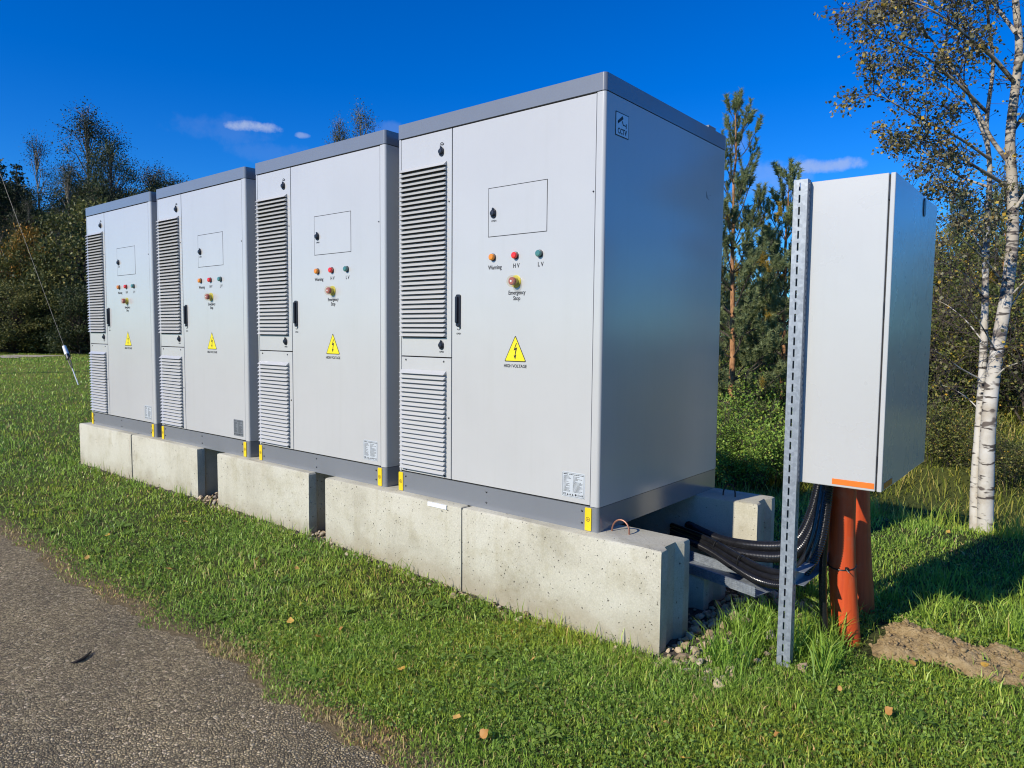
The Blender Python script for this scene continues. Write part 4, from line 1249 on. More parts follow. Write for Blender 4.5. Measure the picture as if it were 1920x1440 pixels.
class Grower:
    def __init__(s, seed): s.rnd = random.Random(seed); s.wood = MB(); s.twig = MB(); s.lp = []
    def path(s, p, d, L, n, jit, lift):
        pts = [p.copy()]; d = d.normalized()
        for i in range(n):
            d = (d + rvec(s.rnd) * jit + Vector((0, 0, lift))).normalized()
            p = p + d * (L / n); pts.append(p.copy())
        return pts
    def branch(s, p, d, L, r, depth, cfg):
        n = 5 if depth else 4
        pts = s.path(p, d, L, n, cfg['jit'][depth], cfg['lift'][depth])
        rr = [max(cfg['rmin'], r * (1 - .8 * i / n)) for i in range(n + 1)]
        (s.wood if r > cfg.get('thick', .012) else s.twig).tube(pts, rr, 5 if r > .008 else 3, False)
        s.sprout(pts, L, r, depth, cfg)
    def sprout(s, pts, L, r, depth, cfg, t0=.25):
        rnd = s.rnd; n = len(pts) - 1
        if depth == 0 or cfg['kids'][depth] == 0:
            for _ in range(cfg['leaves']):
                t = rnd.uniform(.15, 1.0) * n; i = min(n - 1, int(t)); q = pts[i].lerp(pts[i + 1], t - i)
                s.lp.append(q + rvec(rnd) * cfg['lspread'])
            return
        k = cfg['kids'][depth]; k = int(k * rnd.uniform(.7, 1.3) + .5)
        for j in range(k):
            t = (t0 + (1 - t0) * (j + rnd.random()) / k) * n; i = min(n - 1, int(t)); q = pts[i].lerp(pts[i + 1], t - i)
            ax = (pts[i + 1] - pts[i]).normalized()
            out = rvec(rnd); out = (out - ax * out.dot(ax)).normalized()
            a = rad(rnd.uniform(*cfg['ang']))
            d = ax * cos(a) + out * sin(a)
            s.branch(q, d, L * rnd.uniform(*cfg['ratio']) * (1.1 - .5 * t / n), r * .5, depth - 1, cfg)

def finish_tree(t, G, leaf_mat, lsize, seed, wood_mat, twig_mat, tint=(.42, .22), yellow=.05, aspect=.75, down=.3, local=True, leafname='crown', clump=0.0):
    rg = np.random.default_rng(seed)
    off = Vector(t.location) if local else Vector((0, 0, 0))
    for mb in (G.wood, G.twig): mb.v = [tuple(Vector(v) - off) for v in mb.v]
    if G.wood.v: G.wood.build('trunk', wood_mat, t, True, angle=60)
    if G.twig.v: G.twig.build('twigs', twig_mat, t)
    lp = np.array([tuple(p - off) for p in G.lp]); n = len(lp)
    tt = rg.normal(tint[0], tint[1], n) + clump * (np.sin(lp[:, 0] * 2.3 + seed) * np.sin(lp[:, 1] * 2.1 + 1) + np.sin(lp[:, 2] * 2.6 + 2 * np.sin(lp[:, 0] * 1.3))) ; tt = np.clip(tt, 0, .88); ye = rg.random(n) < yellow; tt[ye] = rg.uniform(.88, 1, ye.sum())
    obj(leafname, leaves_mesh(leafname, lp, rg.uniform(lsize[0], lsize[1], n), leaf_mat, tt, rg, aspect, 0.0, down), t)

# near double-stemmed birch at the right
bd = 5.06
bbase = on_z(1838, 987, 0); 
bt = thing('birch_tree', 'double stemmed white birch with thin yellowing leaves at the right edge', 'tree', (bbase.x, bbase.y, tz(bbase.x, bbase.y)))
G = Grower(3)
def B_(*a): return [at(px, py, bd + dz) for px, py, dz in a]
stem1 = smooth_path(B_((1847, 1002, 0), (1849, 900, 0), (1853, 800, 0), (1861, 715, .02), (1874, 630, .04), (1889, 540, .06), (1899, 440, .08), (1898, 350, .1), (1894, 260, .1), (1903, 170, .12), (1911, 90, .15), (1905, 10, .18), (1898, -120, .2), (1905, -300, .22), (1900, -480, .22)), 5)
G.wood.tube(stem1, [.053 * (1 - .74 * (i / (len(stem1) - 1)) ** 1.15) for i in range(len(stem1))], 14)
stem2 = smooth_path(B_((1827, 1000, .05), (1829, 900, .08), (1836, 800, .1), (1842, 700, .12), (1846, 600, .15), (1848, 500, .18), (1852, 400, .2), (1856, 320, .22), (1850, 230, .25), (1862, 120, .3), (1852, 20, .32), (1858, -120, .35)), 5)
G.wood.tube(stem2, [.034 * (1 - .78 * (i / (len(stem2) - 1))) for i in range(len(stem2))], 12)
cfgb = dict(jit=(.30, .22, .14), lift=(-.05, .03, .02), rmin=.0016, kids=(0, 10, 11), leaves=7, lspread=.045, ang=(25, 60), ratio=(.32, .55), thick=.011)
limbs = [
 (B_((1886, 347, .1), (1845, 322, -.05), (1804, 297, -.15), (1760, 265, -.2), (1725, 262, -.3)), .014),
 (B_((1893, 306, .1), (1857, 257, .15), (1822, 187, .2), (1804, 152, .2), (1768, 105, .2), (1740, 67, .2), (1700, 40, .2)), .017),
 (B_((1900, 152, .1), (1862, 108, 0), (1825, 78, -.1), (1798, 55, -.2), (1750, 20, -.3), (1700, 0, -.3)), .016),
 (B_((1904, 61, .1), (1880, 29, .2), (1857, 0, .2), (1810, -60, .2), (1760, -90, .2)), .015),
 (B_((1876, 525, .05), (1840, 480, -.1), (1800, 446, -.2), (1775, 421, -.3)), .009),
 (B_((1846, 480, .18), (1815, 420, .2), (1790, 380, .25), (1765, 350, .3)), .007),
 (B_((1834, 709, .1), (1800, 690, 0), (1770, 668, -.1), (1748, 655, -.15)), .007),
 (B_((1862, 712, 0), (1885, 690, -.1), (1915, 678, -.2), (1950, 660, -.3)), .008),
 (B_((1855, 290, .22), (1830, 215, .3), (1795, 180, .45), (1750, 150, .55), (1690, 140, .6)), .011),
 (B_((1850, 210, .25), (1800, 160, .1), (1740, 110, 0), (1680, 80, -.1), (1640, 70, -.15)), .012),
 (B_((1856, 100, .3), (1810, 40, .4), (1750, 10, .5), (1680, -10, .6), (1630, 0, .6)), .012),
 (B_((1858, 300, .2), (1800, 260, .0), (1730, 225, -.2), (1670, 190, -.3), (1625, 165, -.35)), .011),
 (B_((1852, 350, .2), (1800, 330, .4), (1740, 290, .5), (1690, 250, .55)), .010),
 (B_((1858, -40, .3), (1800, -60, .1), (1720, -50, 0), (1650, -20, -.1), (1620, 20, -.1)), .012),
 (B_((1900, -60, .2), (1850, -120, 0), (1780, -150, -.2), (1700, -140, -.3)), .014),
 (B_((1898, 400, .08), (1940, 340, 0), (1990, 280, -.1), (2040, 250, -.2)), .014),
 (B_((1896, 250, .1), (1940, 190, .3), (2000, 130, .4), (2060, 100, .5)), .015),
 (B_((1906, 130, .1), (1950, 60, -.1), (2010, 10, -.3), (2080, -20, -.4)), .015),
 (B_((1902, 0, .2), (1950, -60, .4), (2010, -120, .5), (2060, -150, .5)), .014),
 (B_((1904, -150, .2), (1860, -260, .3), (1800, -330, .3)), .012),
 (B_((1904, -200, .2), (1960, -300, .1), (2020, -360, 0)), .012),
 (B_((1890, 560, .05), (1930, 520, -.1), (1970, 500, -.2)), .008),
 (B_((1843, 640, .12), (1810, 600, .2), (1780, 575, .3), (1752, 560, .4)), .006),
 (B_((1846, 560, .15), (1815, 520, .0), (1785, 500, -.1), (1758, 490, -.2)), .006),
 (B_((1868, 660, .03), (1840, 610, -.2), (1812, 570, -.3), (1790, 540, -.4)), .006),
 (B_((1880, 600, .05), (1905, 560, .2), (1925, 530, .3), (1950, 510, .4)), .006),
 (B_((1838, 770, .1), (1812, 745, .2), (1788, 730, .3), (1765, 722, .3)), .005),
 (B_((1850, 450, .2), (1822, 400, .0), (1790, 360, -.2), (1760, 330, -.3)), .007),
 (B_((1895, 460, .08), (1915, 420, .2), (1930, 380, .3), (1950, 350, .4)), .007),
]
for P, r in limbs:
    sp = smooth_path(P, 5)
    G.wood.tube(sp, [max(.002, r * (1 - .85 * i / (len(sp) - 1))) for i in range(len(sp))], 7)
    L = sum((b - a).length for a, b in zip(sp, sp[1:]))
    low_ = P[0].z < 1.75
    c = dict(cfgb)
    if low_: c.update(leaves=1, kids=(0, 6, 8))
    elif P[-1].z < 2.55: c.update(leaves=4)
    G.sprout(sp, L * .85, r * .6, 2, c)
for st_, a_, n_ in ((stem1, 30, 26), (stem2, 26, 20)):
    c = dict(cfgb); c.update(kids=(0, 7, n_), leaves=5, ang=(35, 80), ratio=(.35, .6))
    G.sprout(st_[a_:], 1.05, .006, 2, c, .0)
for st_, a_, n_ in ((stem1, 14, 16), (stem2, 12, 14)):
    c = dict(cfgb); c.update(kids=(0, 6, n_), leaves=1, ang=(40, 80), ratio=(.35, .6))
    G.sprout(st_[a_:34], .95, .005, 2, c, .0)
finish_tree(bt, G, 'birch_leaf', (.017, .032), 4, 'birch_bark', 'twig_bark', (.42, .22), .07, .85, .45)

# scots pines
def make_pine(name, label, loc, H, seed, spread=1.0, group=None):
    t = thing(name, label, 'tree', loc, group); rnd = random.Random(seed)
    wood = MB(); tw = MB(); npos, ndir, nl = [], [], []
    N = 16; pts = []; x = y = 0
    for i in range(N + 1):
        x += rnd.uniform(-.02, .02); y += rnd.uniform(-.02, .02); pts.append(Vector((x, y, H * i / N - .05)))
    r0 = .010 * H + .006
    wood.tube(pts, [max(.007, r0 * (1 - .86 * i / N)) for i in range(N + 1)], 10)
    def shoot(p, d, L):
        pp = [p, p + d * L * .5, p + d * L + Vector((0, 0, .012))]
        tw.tube(pp, [.004, .003, .002], 3, False)
        m = int(84 * L / .15)
        for _ in range(m):
            s_ = rnd.uniform(.1, 1.0); q = p.lerp(pp[2], s_)
            o = rvec(rnd); o = (o - d * o.dot(d)).normalized()
            npos.append(q); ndir.append((d * rnd.uniform(.30, .75) + o * rnd.uniform(.55, .9)).normalized()); nl.append(rnd.uniform(.042, .066) * (1.25 if s_ > .85 else 1))
    z = .28 * H * .35
    while z < H * .985:
        f = z / H; i = min(N - 1, int(f * N)); base = pts[i].lerp(pts[i + 1], f * N - i)
        Lb = spread * (.16 + 1.05 * (1 - f) ** .80) * (.45 + .55 * min(1, f / .22)) * min(1.15, H / 4.6)
        k = rnd.randint(5, 6) if f < .70 else rnd.randint(3, 5); a0 = rnd.uniform(0, 6.28)
        for j in range(k):
            if rnd.random() < .06: continue
            a = a0 + j * 2 * pi / k + rnd.uniform(-.3, .3); el = rad(8 + 50 * f + rnd.uniform(-12, 12)); L = Lb * rnd.uniform(.65, 1.2)
            d = Vector((cos(a) * cos(el), sin(a) * cos(el), sin(el))); bp = [base]
            p = base
            for q in range(5):
                d = (d + Vector((0, 0, .10)) + rvec(rnd) * .10).normalized(); p = p + d * L / 5; bp.append(p)
            tw.tube(bp, [max(.003, .010 * L * (1 - .16 * q) + .003) for q in range(6)], 5, False)
            shoot(p, (d + Vector((0, 0, .35))).normalized(), rnd.uniform(.16, .26))
            ns = int(2 + L * (19 if f < .62 else 9))
            for _ in range(ns):
                s_ = rnd.uniform(.38, 1.0) * 5; q = min(4, int(s_)); c = bp[q].lerp(bp[q + 1], s_ - q)
                o = (d * .6 + rvec(rnd) * .75 + Vector((0, 0, .38))).normalized()
                e = c + o * rnd.uniform(.03, .16) * (1.3 - s_ / 6); tw.tube([c, e], [.004, .0025], 3, False)
                shoot(e, (o + Vector((0, 0, .6))).normalized(), rnd.uniform(.09, .19))
        z += rnd.uniform(.23, .33) * H / 4.6
    shoot(pts[-1] - Vector((0, 0, .1)), Vector((0, 0, 1)), .34)
    wood.build('trunk', 'pine_bark', t, True, angle=60); tw.build('branches', 'bark_dark', t)
    P = np.array([tuple(p) for p in npos]); Dv = np.array([tuple(p) for p in ndir]); L = np.array(nl)[:, None]; n = len(P)
    rg = np.random.default_rng(seed); s_ = np.cross(Dv, rg.normal(size=(n, 3))); s_ /= np.linalg.norm(s_, axis=1)[:, None]
    V = np.empty((n, 3, 3)); wv = .0060
    V[:, 0] = P - s_ * wv; V[:, 1] = P + s_ * wv; V[:, 2] = P + Dv * L
    tint = np.clip(rg.normal(.45, .2, n), 0, .88)
    c0 = np.sin(P[:, 0] * 5 + seed) * np.sin(P[:, 1] * 6) * np.sin(P[:, 2] * 4); tint[(c0 > .62) & (rg.random(n) < .8)] = .97
    obj('crown', bigmesh('crown', V.reshape(-1, 3), None, np.arange(n * 3).reshape(n, 3), np.repeat(tint, 3), 'pine_needle'), t)
    return t
def ground_at(px, depth):
    p = at(px, 640, depth); return Vector((p.x, p.y, tz(p.x, p.y)))
def top_h(px, py, depth, base): return at(px, py, depth).z - base.z
b = ground_at(1376, 10.2)
pineA = make_pine('pine_tree', 'young pine with orange trunk, between the nearest cabinet and the slotted post', b, top_h(1402, 208, 10.2, b), 12, 1.0, 'young pines behind the cabinets')
b = ground_at(1478, 10.6)
pineB = make_pine('pine_tree', 'bushy pine whose shoots rise just behind the top of the slotted post', b, top_h(1488, 330, 10.6, b), 31, 1.1, 'young pines behind the cabinets')
for px, dep, sc_, rz, src, lab in ((1432, 12.6, .80, 1.2, pineB, 'pine half hidden behind the young orange trunked pine'),
                                   (1868, 13.5, 1.02, 2.1, pineB, 'dark pine behind the birch stems at the right edge'),
                                   (1778, 15.0, .88, 4.0, pineA, 'small pine behind the bushes just right of the white box'),
                                   (1610, 12.5, .85, .6, pineB, 'pine hidden behind the white box'),
                                   (1340, 12.0, .70, 3.0, pineA, 'pine hidden behind the nearest cabinet'),
                                   (2120, 13.0, 1.1, 5.0, pineB, 'pine beyond the right edge behind the bushes')):
    c = copy_tree(src); c.location = ground_at(px, dep); c.scale = (sc_,) * 3; c.rotation_euler = (0, 0, rz); c['label'] = lab

# shrubs on the slope
def make_shrub(seed, H, stems, leaves, lsize, mat='shrub', dens=1.0):
    t = thing('shrub', 'x', 'shrub', (0, 0, 0), 'shrubs on the slope behind the birch')
    G = Grower(seed)
    cfg = dict(jit=(.30, .24, .16), lift=(-.01, .02, .05), rmin=.0018, kids=(0, 6, 8), leaves=leaves, lspread=.09, ang=(20, 60), ratio=(.32, .55), thick=.02)
    for k in range(stems):
        a = G.rnd.uniform(0, 6.28); e = rad(G.rnd.uniform(38, 86)); d = Vector((cos(a) * cos(e), sin(a) * cos(e), sin(e)))
        G.branch(Vector((cos(a) * .15, sin(a) * .15, -.05)), d, H * G.rnd.uniform(.55, 1.0), .011 * H / 2, 2, cfg)
    finish_tree(t, G, mat, lsize, seed, 'bark_dark', 'bark_dark', (.40, .24), .06, .6, .1)
    return t
shA = make_shrub(41, 3.4, 17, 9, (.030, .060)); shB = make_shrub(42, 2.8, 15, 9, (.030, .058)); shC = make_shrub(43, .95, 16, 6, (.020, .045), 'shrub')
placed = [
 (shA, 1772, 15.0, 1.28, 0, 'tall dense shrub with small leaves just right of the white box'),
 (shB, 1832, 14.4, 1.45, 1, 'leafy shrub directly behind the lower birch stems'),
 (shA, 1905, 13.6, 1.30, 2, 'dark shrub to the right of the birch stems'),
 (shB, 1965, 11.8, 1.30, 3, 'shrub cut by the right edge of the picture'),
 (shA, 2060, 11.5, 1.20, 4, 'shrub beyond the right edge of the picture'),
 (shB, 2180, 10.5, 1.30, 5, 'wide shrub well beyond the right edge of the picture'),
 (shA, 2360, 11.0, 1.30, .7, 'far shrub beyond the right edge of the picture'),
 (shB, 1700, 12.5, 1.05, 1.7, 'shrub behind the right hand side of the white box'),
 (shA, 1440, 13.8, .95, 2.2, 'shrub behind the two young pines'),
 (shB, 1360, 13.0, .85, 2.9, 'shrub left of the young orange trunked pine'),
 (shA, 1560, 13.5, 1.00, 3.1, 'shrub behind the middle of the white box'),
 (shA, 1830, 17.0, 1.35, .4, 'taller shrub farther back behind the birch'),
 (shB, 1930, 16.0, 1.45, 4.6, 'shrub farther back at the right edge of the picture'),
 (shC, 1762, 9.6, .95, 0, 'low dark bush on the slope below the white box'),
 (shC, 1806, 9.8, .85, 1, 'low bush left of the birch foot'),
 (shC, 1905, 8.4, .85, 2, 'low bush right of the birch foot'),
 (shC, 1362, 9.2, 1.05, 3, 'low leafy weed bush at the foot of the young pine'),
 (shC, 1405, 8.7, .85, 4, 'low weed bush with a yellow leaf behind the rear concrete block'),
 (shC, 1456, 9.1, 1.10, 5, 'low weed bush left of the slotted post'),
 (shC, 1425, 10.0, 1.25, 2.4, 'leafy weed bush between the two young pines'),
 (shC, 1385, 10.8, 1.30, 1.4, 'leafy weed bush behind the foot of the young pine'),
 (shC, 1335, 8.9, 1.0, .5, 'low weed bush beside the edge of the nearest cabinet'),
]
used = set()
for src, px, dep, sc_, rz, lab in placed:
    c = src if src.name not in used else copy_tree(src); used.add(src.name)
    c.location = ground_at(px, dep); c.scale = (sc_,) * 3; c.rotation_euler = (0, 0, rz); c['label'] = lab
    if src is shC:
        for o in c.children:
            if o.name.startswith('crown'): o.material_slots[0].link = 'OBJECT'; o.material_slots[0].material = M['weed' if px < 1500 else 'shrub']

# forest on the left: prototypes about 12 m tall, copied
def forest_tree(kind_, seed, H=12.0):
    t = thing({'broad': 'broadleaf_tree', 'birch': 'slender_birch_tree', 'spruce': 'spruce_tree', 'bush': 'forest_edge_bush'}[kind_], 'x', 'tree' if kind_ != 'bush' else 'bush', (0, 0, 0))
    rnd = random.Random(seed); G = Grower(seed); rg = np.random.default_rng(seed)
    top = H * (.96 if kind_ != 'bush' else .5); bend = [rnd.uniform(-.03, .03) * H, rnd.uniform(-.03, .03) * H]
    tp = [Vector((bend[0] * (i / 8) ** 2, bend[1] * (i / 8) ** 2, top * i / 8 - .1)) for i in range(9)]
    r0 = {'broad': .16, 'birch': .12, 'spruce': .15, 'bush': .10}[kind_]
    G.wood.tube(tp, [max(.02, r0 * (1 - .88 * i / 8)) for i in range(9)], 7)
    P = []; 
    def on_trunk(f):
        i = min(7, int(f * 8)); return tp[i].lerp(tp[i + 1], f * 8 - i)
    if kind_ == 'spruce':
        f = .06
        while f < 1.0:
            R = H * .20 * (1 - f) ** .85 + .12
            for j in range(7):
                a = rnd.uniform(0, 6.28); q = on_trunk(min(.999, f)); e = q + Vector((cos(a) * R, sin(a) * R, -R * .28)) * rnd.uniform(.7, 1.1)
                G.twig.tube([q, e], [.03, .01], 3, False)
                m = int(26 * (R / (H * .2)) + 7)
                for _ in range(m):
                    s_ = rnd.uniform(.15, 1.05); P.append(q.lerp(e, s_) + Vector((rnd.gauss(0, .16), rnd.gauss(0, .16), rnd.gauss(-.06, .09))))
            f += .030
    else:
        nclump = {'broad': 130, 'birch': 46, 'bush': 110}[kind_]
        for _ in range(nclump):
            if kind_ == 'bush':
                f = rnd.random() ** .8; zc = H * (.05 + .92 * f) ; R = H * .42 * math.sqrt(max(.03, 1 - (f * 1.02 - .30) ** 2 / .58)); base = on_trunk(min(.95, f * .8)); cr, m = H * .045, 95
            elif kind_ == 'broad':
                f = rnd.random() ** .85; zc = H * (.12 + .86 * f); R = H * .25 * math.sqrt(max(.04, 1 - (f - .40) ** 2 / .40)); base = on_trunk(min(.96, max(.06, zc / top - .12))); cr, m = H * .027, 170
            else:
                f = rnd.random() ** .75; zc = H * (.26 + .74 * f); R = H * .115 * math.sqrt(max(.03, 1 - (f - .36) ** 2 / .45)) * (1.15 - .55 * f); base = on_trunk(min(.97, max(.1, zc / top - .10))); cr, m = H * .021, 190
            a = rnd.uniform(0, 6.28); rr = R * math.sqrt(rnd.uniform(.10, 1)); c = Vector((cos(a) * rr, sin(a) * rr, zc)) + Vector((on_trunk(min(.99, zc / H)).x, on_trunk(min(.99, zc / H)).y, 0))
            mid = base.lerp(c, .55) + Vector((0, 0, .03 * H * rnd.uniform(-.3, 1)))
            G.twig.tube([base, mid, c], [.035, .022, .01], 4, False)
            m = int(m * rnd.uniform(.5, 1.4)); sx = rnd.uniform(.8, 1.5)
            for _ in range(m):
                P.append(c + Vector((rnd.gauss(0, cr * sx), rnd.gauss(0, cr * sx), rnd.gauss(0, cr * (.75 if kind_ != 'birch' else 1.15)))))
                if rnd.random() < .05 and kind_ == 'birch': G.twig.tube([c, P[-1]], [.008, .005], 3, False)
    G.lp = P
    ls = {'broad': (.07, .14), 'birch': (.045, .090), 'spruce': (.12, .24), 'bush': (.09, .17)}[kind_]
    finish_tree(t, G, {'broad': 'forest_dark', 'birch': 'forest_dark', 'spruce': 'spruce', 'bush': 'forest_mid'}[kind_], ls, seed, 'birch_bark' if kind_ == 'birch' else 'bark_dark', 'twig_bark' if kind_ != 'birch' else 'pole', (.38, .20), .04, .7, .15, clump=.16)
    return t
FP = {('broad', 0): forest_tree('broad', 71), ('broad', 1): forest_tree('broad', 72), ('birch', 0): forest_tree('birch', 73), ('birch', 1): forest_tree('birch', 74),
      ('spruce', 0): forest_tree('spruce', 75), ('bush', 0): forest_tree('bush', 76, 6.0), ('bush', 1): forest_tree('bush', 77, 6.0)}
HP = {'broad': 12.0, 'birch': 12.0, 'spruce': 12.0, 'bush': 6.0}
fused = set()
def plant(kd, var, px, toppy, dep, wide, lab, group=None, mat=None):
    src = FP[(kd, var)]
    c = src if (kd, var) not in fused else copy_tree(src); fused.add((kd, var))
    base = ground_at(px, dep); hh = at(px, toppy, dep).z - base.z; s_ = hh / HP[kd]
    c.location = base; c.scale = (s_ * wide, s_ * wide, s_); c.rotation_euler = (0, 0, (px * .37 + dep) % 6.28); c['label'] = lab
    if group: c['group'] = group
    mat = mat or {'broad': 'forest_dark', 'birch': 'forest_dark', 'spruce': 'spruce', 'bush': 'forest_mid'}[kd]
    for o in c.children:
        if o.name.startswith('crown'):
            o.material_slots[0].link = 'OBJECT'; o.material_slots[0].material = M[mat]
    return c
# the ones the photo tells apart
plant('birch', 0, 176, 214, 54, 1.25, 'tallest birch of the forest, its top standing clear against the sky')
plant('birch', 1, 222, 255, 55, 1.2, 'leaning birch just right of the tallest birch')
plant('birch', 1, 84, 268, 56, .85, 'thin sparse birch left of the tallest birch')
plant('broad', 0, 216, 276, 50, .62, 'big dark rounded tree above the leftmost cabinet')
plant('spruce', 0, 10, 284, 50, .95, 'dark pointed spruce at the left edge of the picture')
plant('spruce', 0, 44, 296, 52, 1.0, 'dark spruce second from the left edge')
plant('birch', 0, 290, 318, 60, 1.2, 'pale thin tree right of the big dark rounded tree')
plant('birch', 1, 335, 333, 62, 1.3, 'low tree top just above the second cabinet roof at left')
plant('birch', 0, 140, 312, 49, 1.1, 'slender white stemmed birch left of the big dark tree')
plant('bush', 0, 60, 428, 42, .60, 'orange autumn bush low in the forest edge at left', mat='forest_orange')
plant('bush', 1, 18, 485, 41, .9, 'green bush at the left edge of the picture above the path')
plant('bush', 0, 135, 412, 42, .95, 'yellowish bush beside the leftmost cabinet vents')
plant('bush', 1, 150, 540, 39, 1.1, 'low dark green bush behind the guy wire', mat='forest_dark')
plant('bush', 1, 196, 385, 48, .9, 'olive bush just above the roof of the leftmost cabinet')
plant('bush', 0, 98, 500, 41, 1.0, 'olive low bush in the middle of the forest edge')
plant('birch', 0, 638, 236, 33, .62, 'narrow tree top peeking over the third cabinet, left of the pair')
plant('birch', 1, 686, 214, 33, .75, 'narrow tree top peeking over the third cabinet, right of the pair')
for o in list(bpy.data.objects):
    if o.get('label', '').startswith('narrow tree top'):
        for ch_ in o.children:
            if ch_.name.startswith('crown'): ch_.material_slots[0].link = 'OBJECT'; ch_.material_slots[0].material = M['forest_mid']
# the mass nobody could tell apart
rf = random.Random(9)
for k in range(34):
    px = -170 + k * 16 + rf.uniform(-8, 8)
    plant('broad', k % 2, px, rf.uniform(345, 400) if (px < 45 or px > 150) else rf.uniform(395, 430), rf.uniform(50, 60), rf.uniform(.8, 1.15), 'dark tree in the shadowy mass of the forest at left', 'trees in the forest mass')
for k in range(16):
    px = -160 + k * 24 + rf.uniform(-8, 8)
    plant('birch', k % 2, px, rf.uniform(370, 430), rf.uniform(46, 50), rf.uniform(.8, 1.1), 'thin pale stemmed tree inside the forest mass at left', 'thin trees in the forest mass')
for k in range(22):
    px = -190 + k * 20 + rf.uniform(-8, 8)
    plant('bush', k % 2, px, rf.uniform(520, 590), rf.uniform(39, 44), rf.uniform(1.0, 1.5), 'low bush along the foot of the forest edge at left', 'bushes along the forest edge', 'forest_mid' if k % 3 else 'forest_dark')
for k in range(16):
    px = 380 + k * 62 + rf.uniform(-15, 15)
    plant('broad', k % 2, px, rf.uniform(440, 480), rf.uniform(34, 48), rf.uniform(1.0, 1.4), 'tree of the far wood hidden behind the cabinets', 'trees behind the cabinets')

# ------------------------------------------------------------------ guy wire and its pole
pole_base = on_z(50, 701, .05) - Vector((.2147, .9767, 0)) * 1.75
gz_ = tz(pole_base.x, pole_base.y); pole_base.z = gz_
pdep = -(CR.transposed() @ (pole_base - CAM)).z
anchor = on_z(147, 722, .05)
pt = at(-112, 0, pdep); ptop = Vector((pole_base.x, pole_base.y, pt.z + .6)); wire_top = Vector((pole_base.x, pole_base.y, pt.z))
po = MB().tube([pole_base - Vector((0, 0, .5)), ptop], [.13, .09], 14).build('utility_pole', 'pole', None, True)
tag(po, 'tall wooden pole just beyond the left edge that holds the guy wire', 'pole')
gw = thing('guy_wire', 'steel guy wire slanting down to the lawn at left with a white tensioner', 'guy wire', anchor)
d = (wire_top - anchor).normalized(); u = d.cross(Vector((0, 1, 0))).normalized()
def gl(mb, nm, mt): o = mb.build(nm, mt, gw, True); o.location = -Vector(anchor); return o
gl(MB().tube([anchor + d * .86, wire_top], .0055, 6), 'wire', 'wire')
gl(MB().tube([anchor - d * .2, anchor + d * .45], .013, 8), 'anchor_rod', 'tensioner')
gl(MB().tube([anchor + d * .44, anchor + d * .52 + u * .045, anchor + d * .74 + u * .055], .013, 6).tube([anchor + d * .44, anchor + d * .52 - u * .045, anchor + d * .74 - u * .055], .013, 6), 'turnbuckle', 'wire')
gl(MB().tube([anchor + d * .72 - u * .11, anchor + d * .72 + u * .09], .022, 8).tube([anchor + d * .70, anchor + d * .82], .045, 10), 'clamp', 'bolt')
gl(MB().tube([anchor + d * .82, anchor + d * 1.04], [.050, .042], 12), 'white_sleeve', 'tensioner')

# ------------------------------------------------------------------ fallen leaves, twig
def leaf_me(seed):
    r = random.Random(seed); mb = MB(); n = 9
    L = 1.0; pts = [(0, 0, 0)]
    for k in range(1, n):
        t = k / n; wv = .46 * sin(pi * t ** .8) * r.uniform(.8, 1.15); pts += [(-wv, t, .10 * sin(t * 4 + seed) + .16 * wv), (0, t, .08 * sin(t * 4 + seed)), (wv, t, .10 * sin(t * 4 + seed) + .14 * wv)]
    pts.append((0, 1, .05)); f = [(0, 2, 1), (0, 3, 2)]
    for k in range(n - 2):
        a = 1 + 3 * k; f += [(a, a + 1, a + 4, a + 3), (a + 1, a + 2, a + 5, a + 4)]
    a = 1 + 3 * (n - 2); f += [(a, a + 1, len(pts) - 1), (a + 1, a + 2, len(pts) - 1)]
    mb.add(pts, f); mb.tube([(0, 0, 0), (.02, -.25, .04)], .02, 3, False)
    me = bpy.data.meshes.new('leaf'); me.from_pydata([tuple(v) for v in mb.v], [], mb.f)
    at_ = me.attributes.new('tint', 'FLOAT', 'POINT'); at_.data.foreach_set('value', [r.uniform(.1, .9)] * len(mb.v))
    me.materials.append(M['fallen']); return me
LM = [leaf_me(k) for k in range(6)]
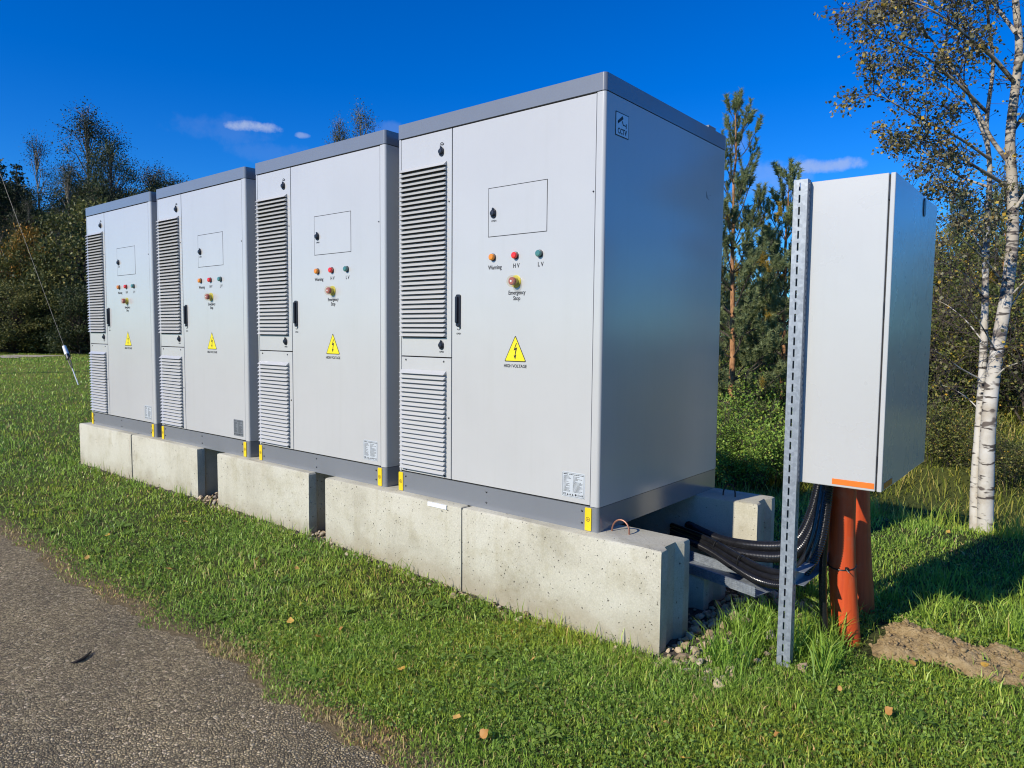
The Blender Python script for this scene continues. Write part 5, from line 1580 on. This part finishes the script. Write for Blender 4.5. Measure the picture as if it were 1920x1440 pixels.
lv = [(265, 966, .05, 'pale leaf on the lawn near the left end of the blocks'), (200, 1010, .055, 'yellow leaf in the lawn near the asphalt at far left'), (160, 1052, .05, 'orange leaf beside the asphalt edge at far left'),
      (322, 1075, .06, 'brown orange leaf on the lawn in front of the second block'), (352, 996, .045, 'small pale leaf on the lawn before the second block'), (480, 1068, .055, 'yellow leaf on the lawn below the middle block'),
      (378, 1120, .055, 'orange leaf on the lawn close to the asphalt corner'), (438, 1133, .05, 'pale tan leaf on the middle of the lawn'), (555, 1086, .055, 'reddish leaf on the lawn below the gap between blocks'),
      (544, 1176, .06, 'bright yellow leaf on the middle of the lawn'), (600, 1200, .06, 'tan orange leaf right of the bright yellow leaf'), (635, 1188, .04, 'small yellow green leaf beside the tan orange leaf'),
      (650, 1076, .05, 'small brown leaf near the block with the sticker'), (751, 1258, .055, 'pale golden leaf on the lawn below the block joint'), (855, 1348, .055, 'rounded orange leaf low on the front lawn'),
      (634, 1292, .05, 'yellow leaf at the ragged lawn edge'), (722, 1421, .055, 'orange leaf at the lawn edge on the bottom border'), (900, 1390, .06, 'brown leaf low on the lawn right of the rounded orange leaf'),
      (1255, 1362, .04, 'small orange leaf on the front lawn below the nearest block'), (1290, 1428, .07, 'golden leaf on the bottom border of the lawn'), (996, 1240, .055, 'orange leaf close to the foot of the nearest block'),
      (1372, 1238, .055, 'orange leaf in the grass between the gravel and the post'), (1575, 1305, .035, 'small upright orange leaf in front of the box'), (1660, 1346, .055, 'bright orange leaf in the lawn below the dirt patch'),
      (1808, 1042, .06, 'orange leaf on the sunlit grass behind the box'), (1838, 1263, .05, 'brown leaf on the dirt patch at right'), (1716, 1258, .05, 'orange leaf on the near edge of the dirt patch'),
      (1776, 1000, .05, 'yellow leaf on the grass below the birch'), (1230, 1280, .04, 'small tan leaf at the foot of the nearest block'), (1450, 1385, .04, 'pale leaf in the lawn at the bottom right')]
for k, (px, py, s_, lab) in enumerate(lv):
    p = on_z(px, py, .02); o = obj('fallen_leaf', LM[k % 6]); r = random.Random(k)
    o.location = (p.x, p.y, tz(p.x, p.y) + .030); o.scale = (s_ * .60,) * 3; o.rotation_euler = (r.uniform(.1, .9), r.uniform(-.4, .4), r.uniform(0, 6.28))
    tag(o, lab, 'leaf', 'fallen leaves on the lawn')
tw_pts = [on_z(133, 1243, .012), on_z(145, 1240, .013), on_z(158, 1233, .013), on_z(166, 1226, .012), on_z(171, 1221, .013)]
for p in tw_pts: p.z += 0.0
tag(MB().tube(smooth_path(tw_pts, 4), [.002, .0035, .004, .005, .0055, .006, .006, .006, .006, .006, .0055, .005, .0045, .004, .003, .003, .002], 7).build('twig', 'twig', None, True),
    'dark curved dry twig lying on the asphalt', 'twig')
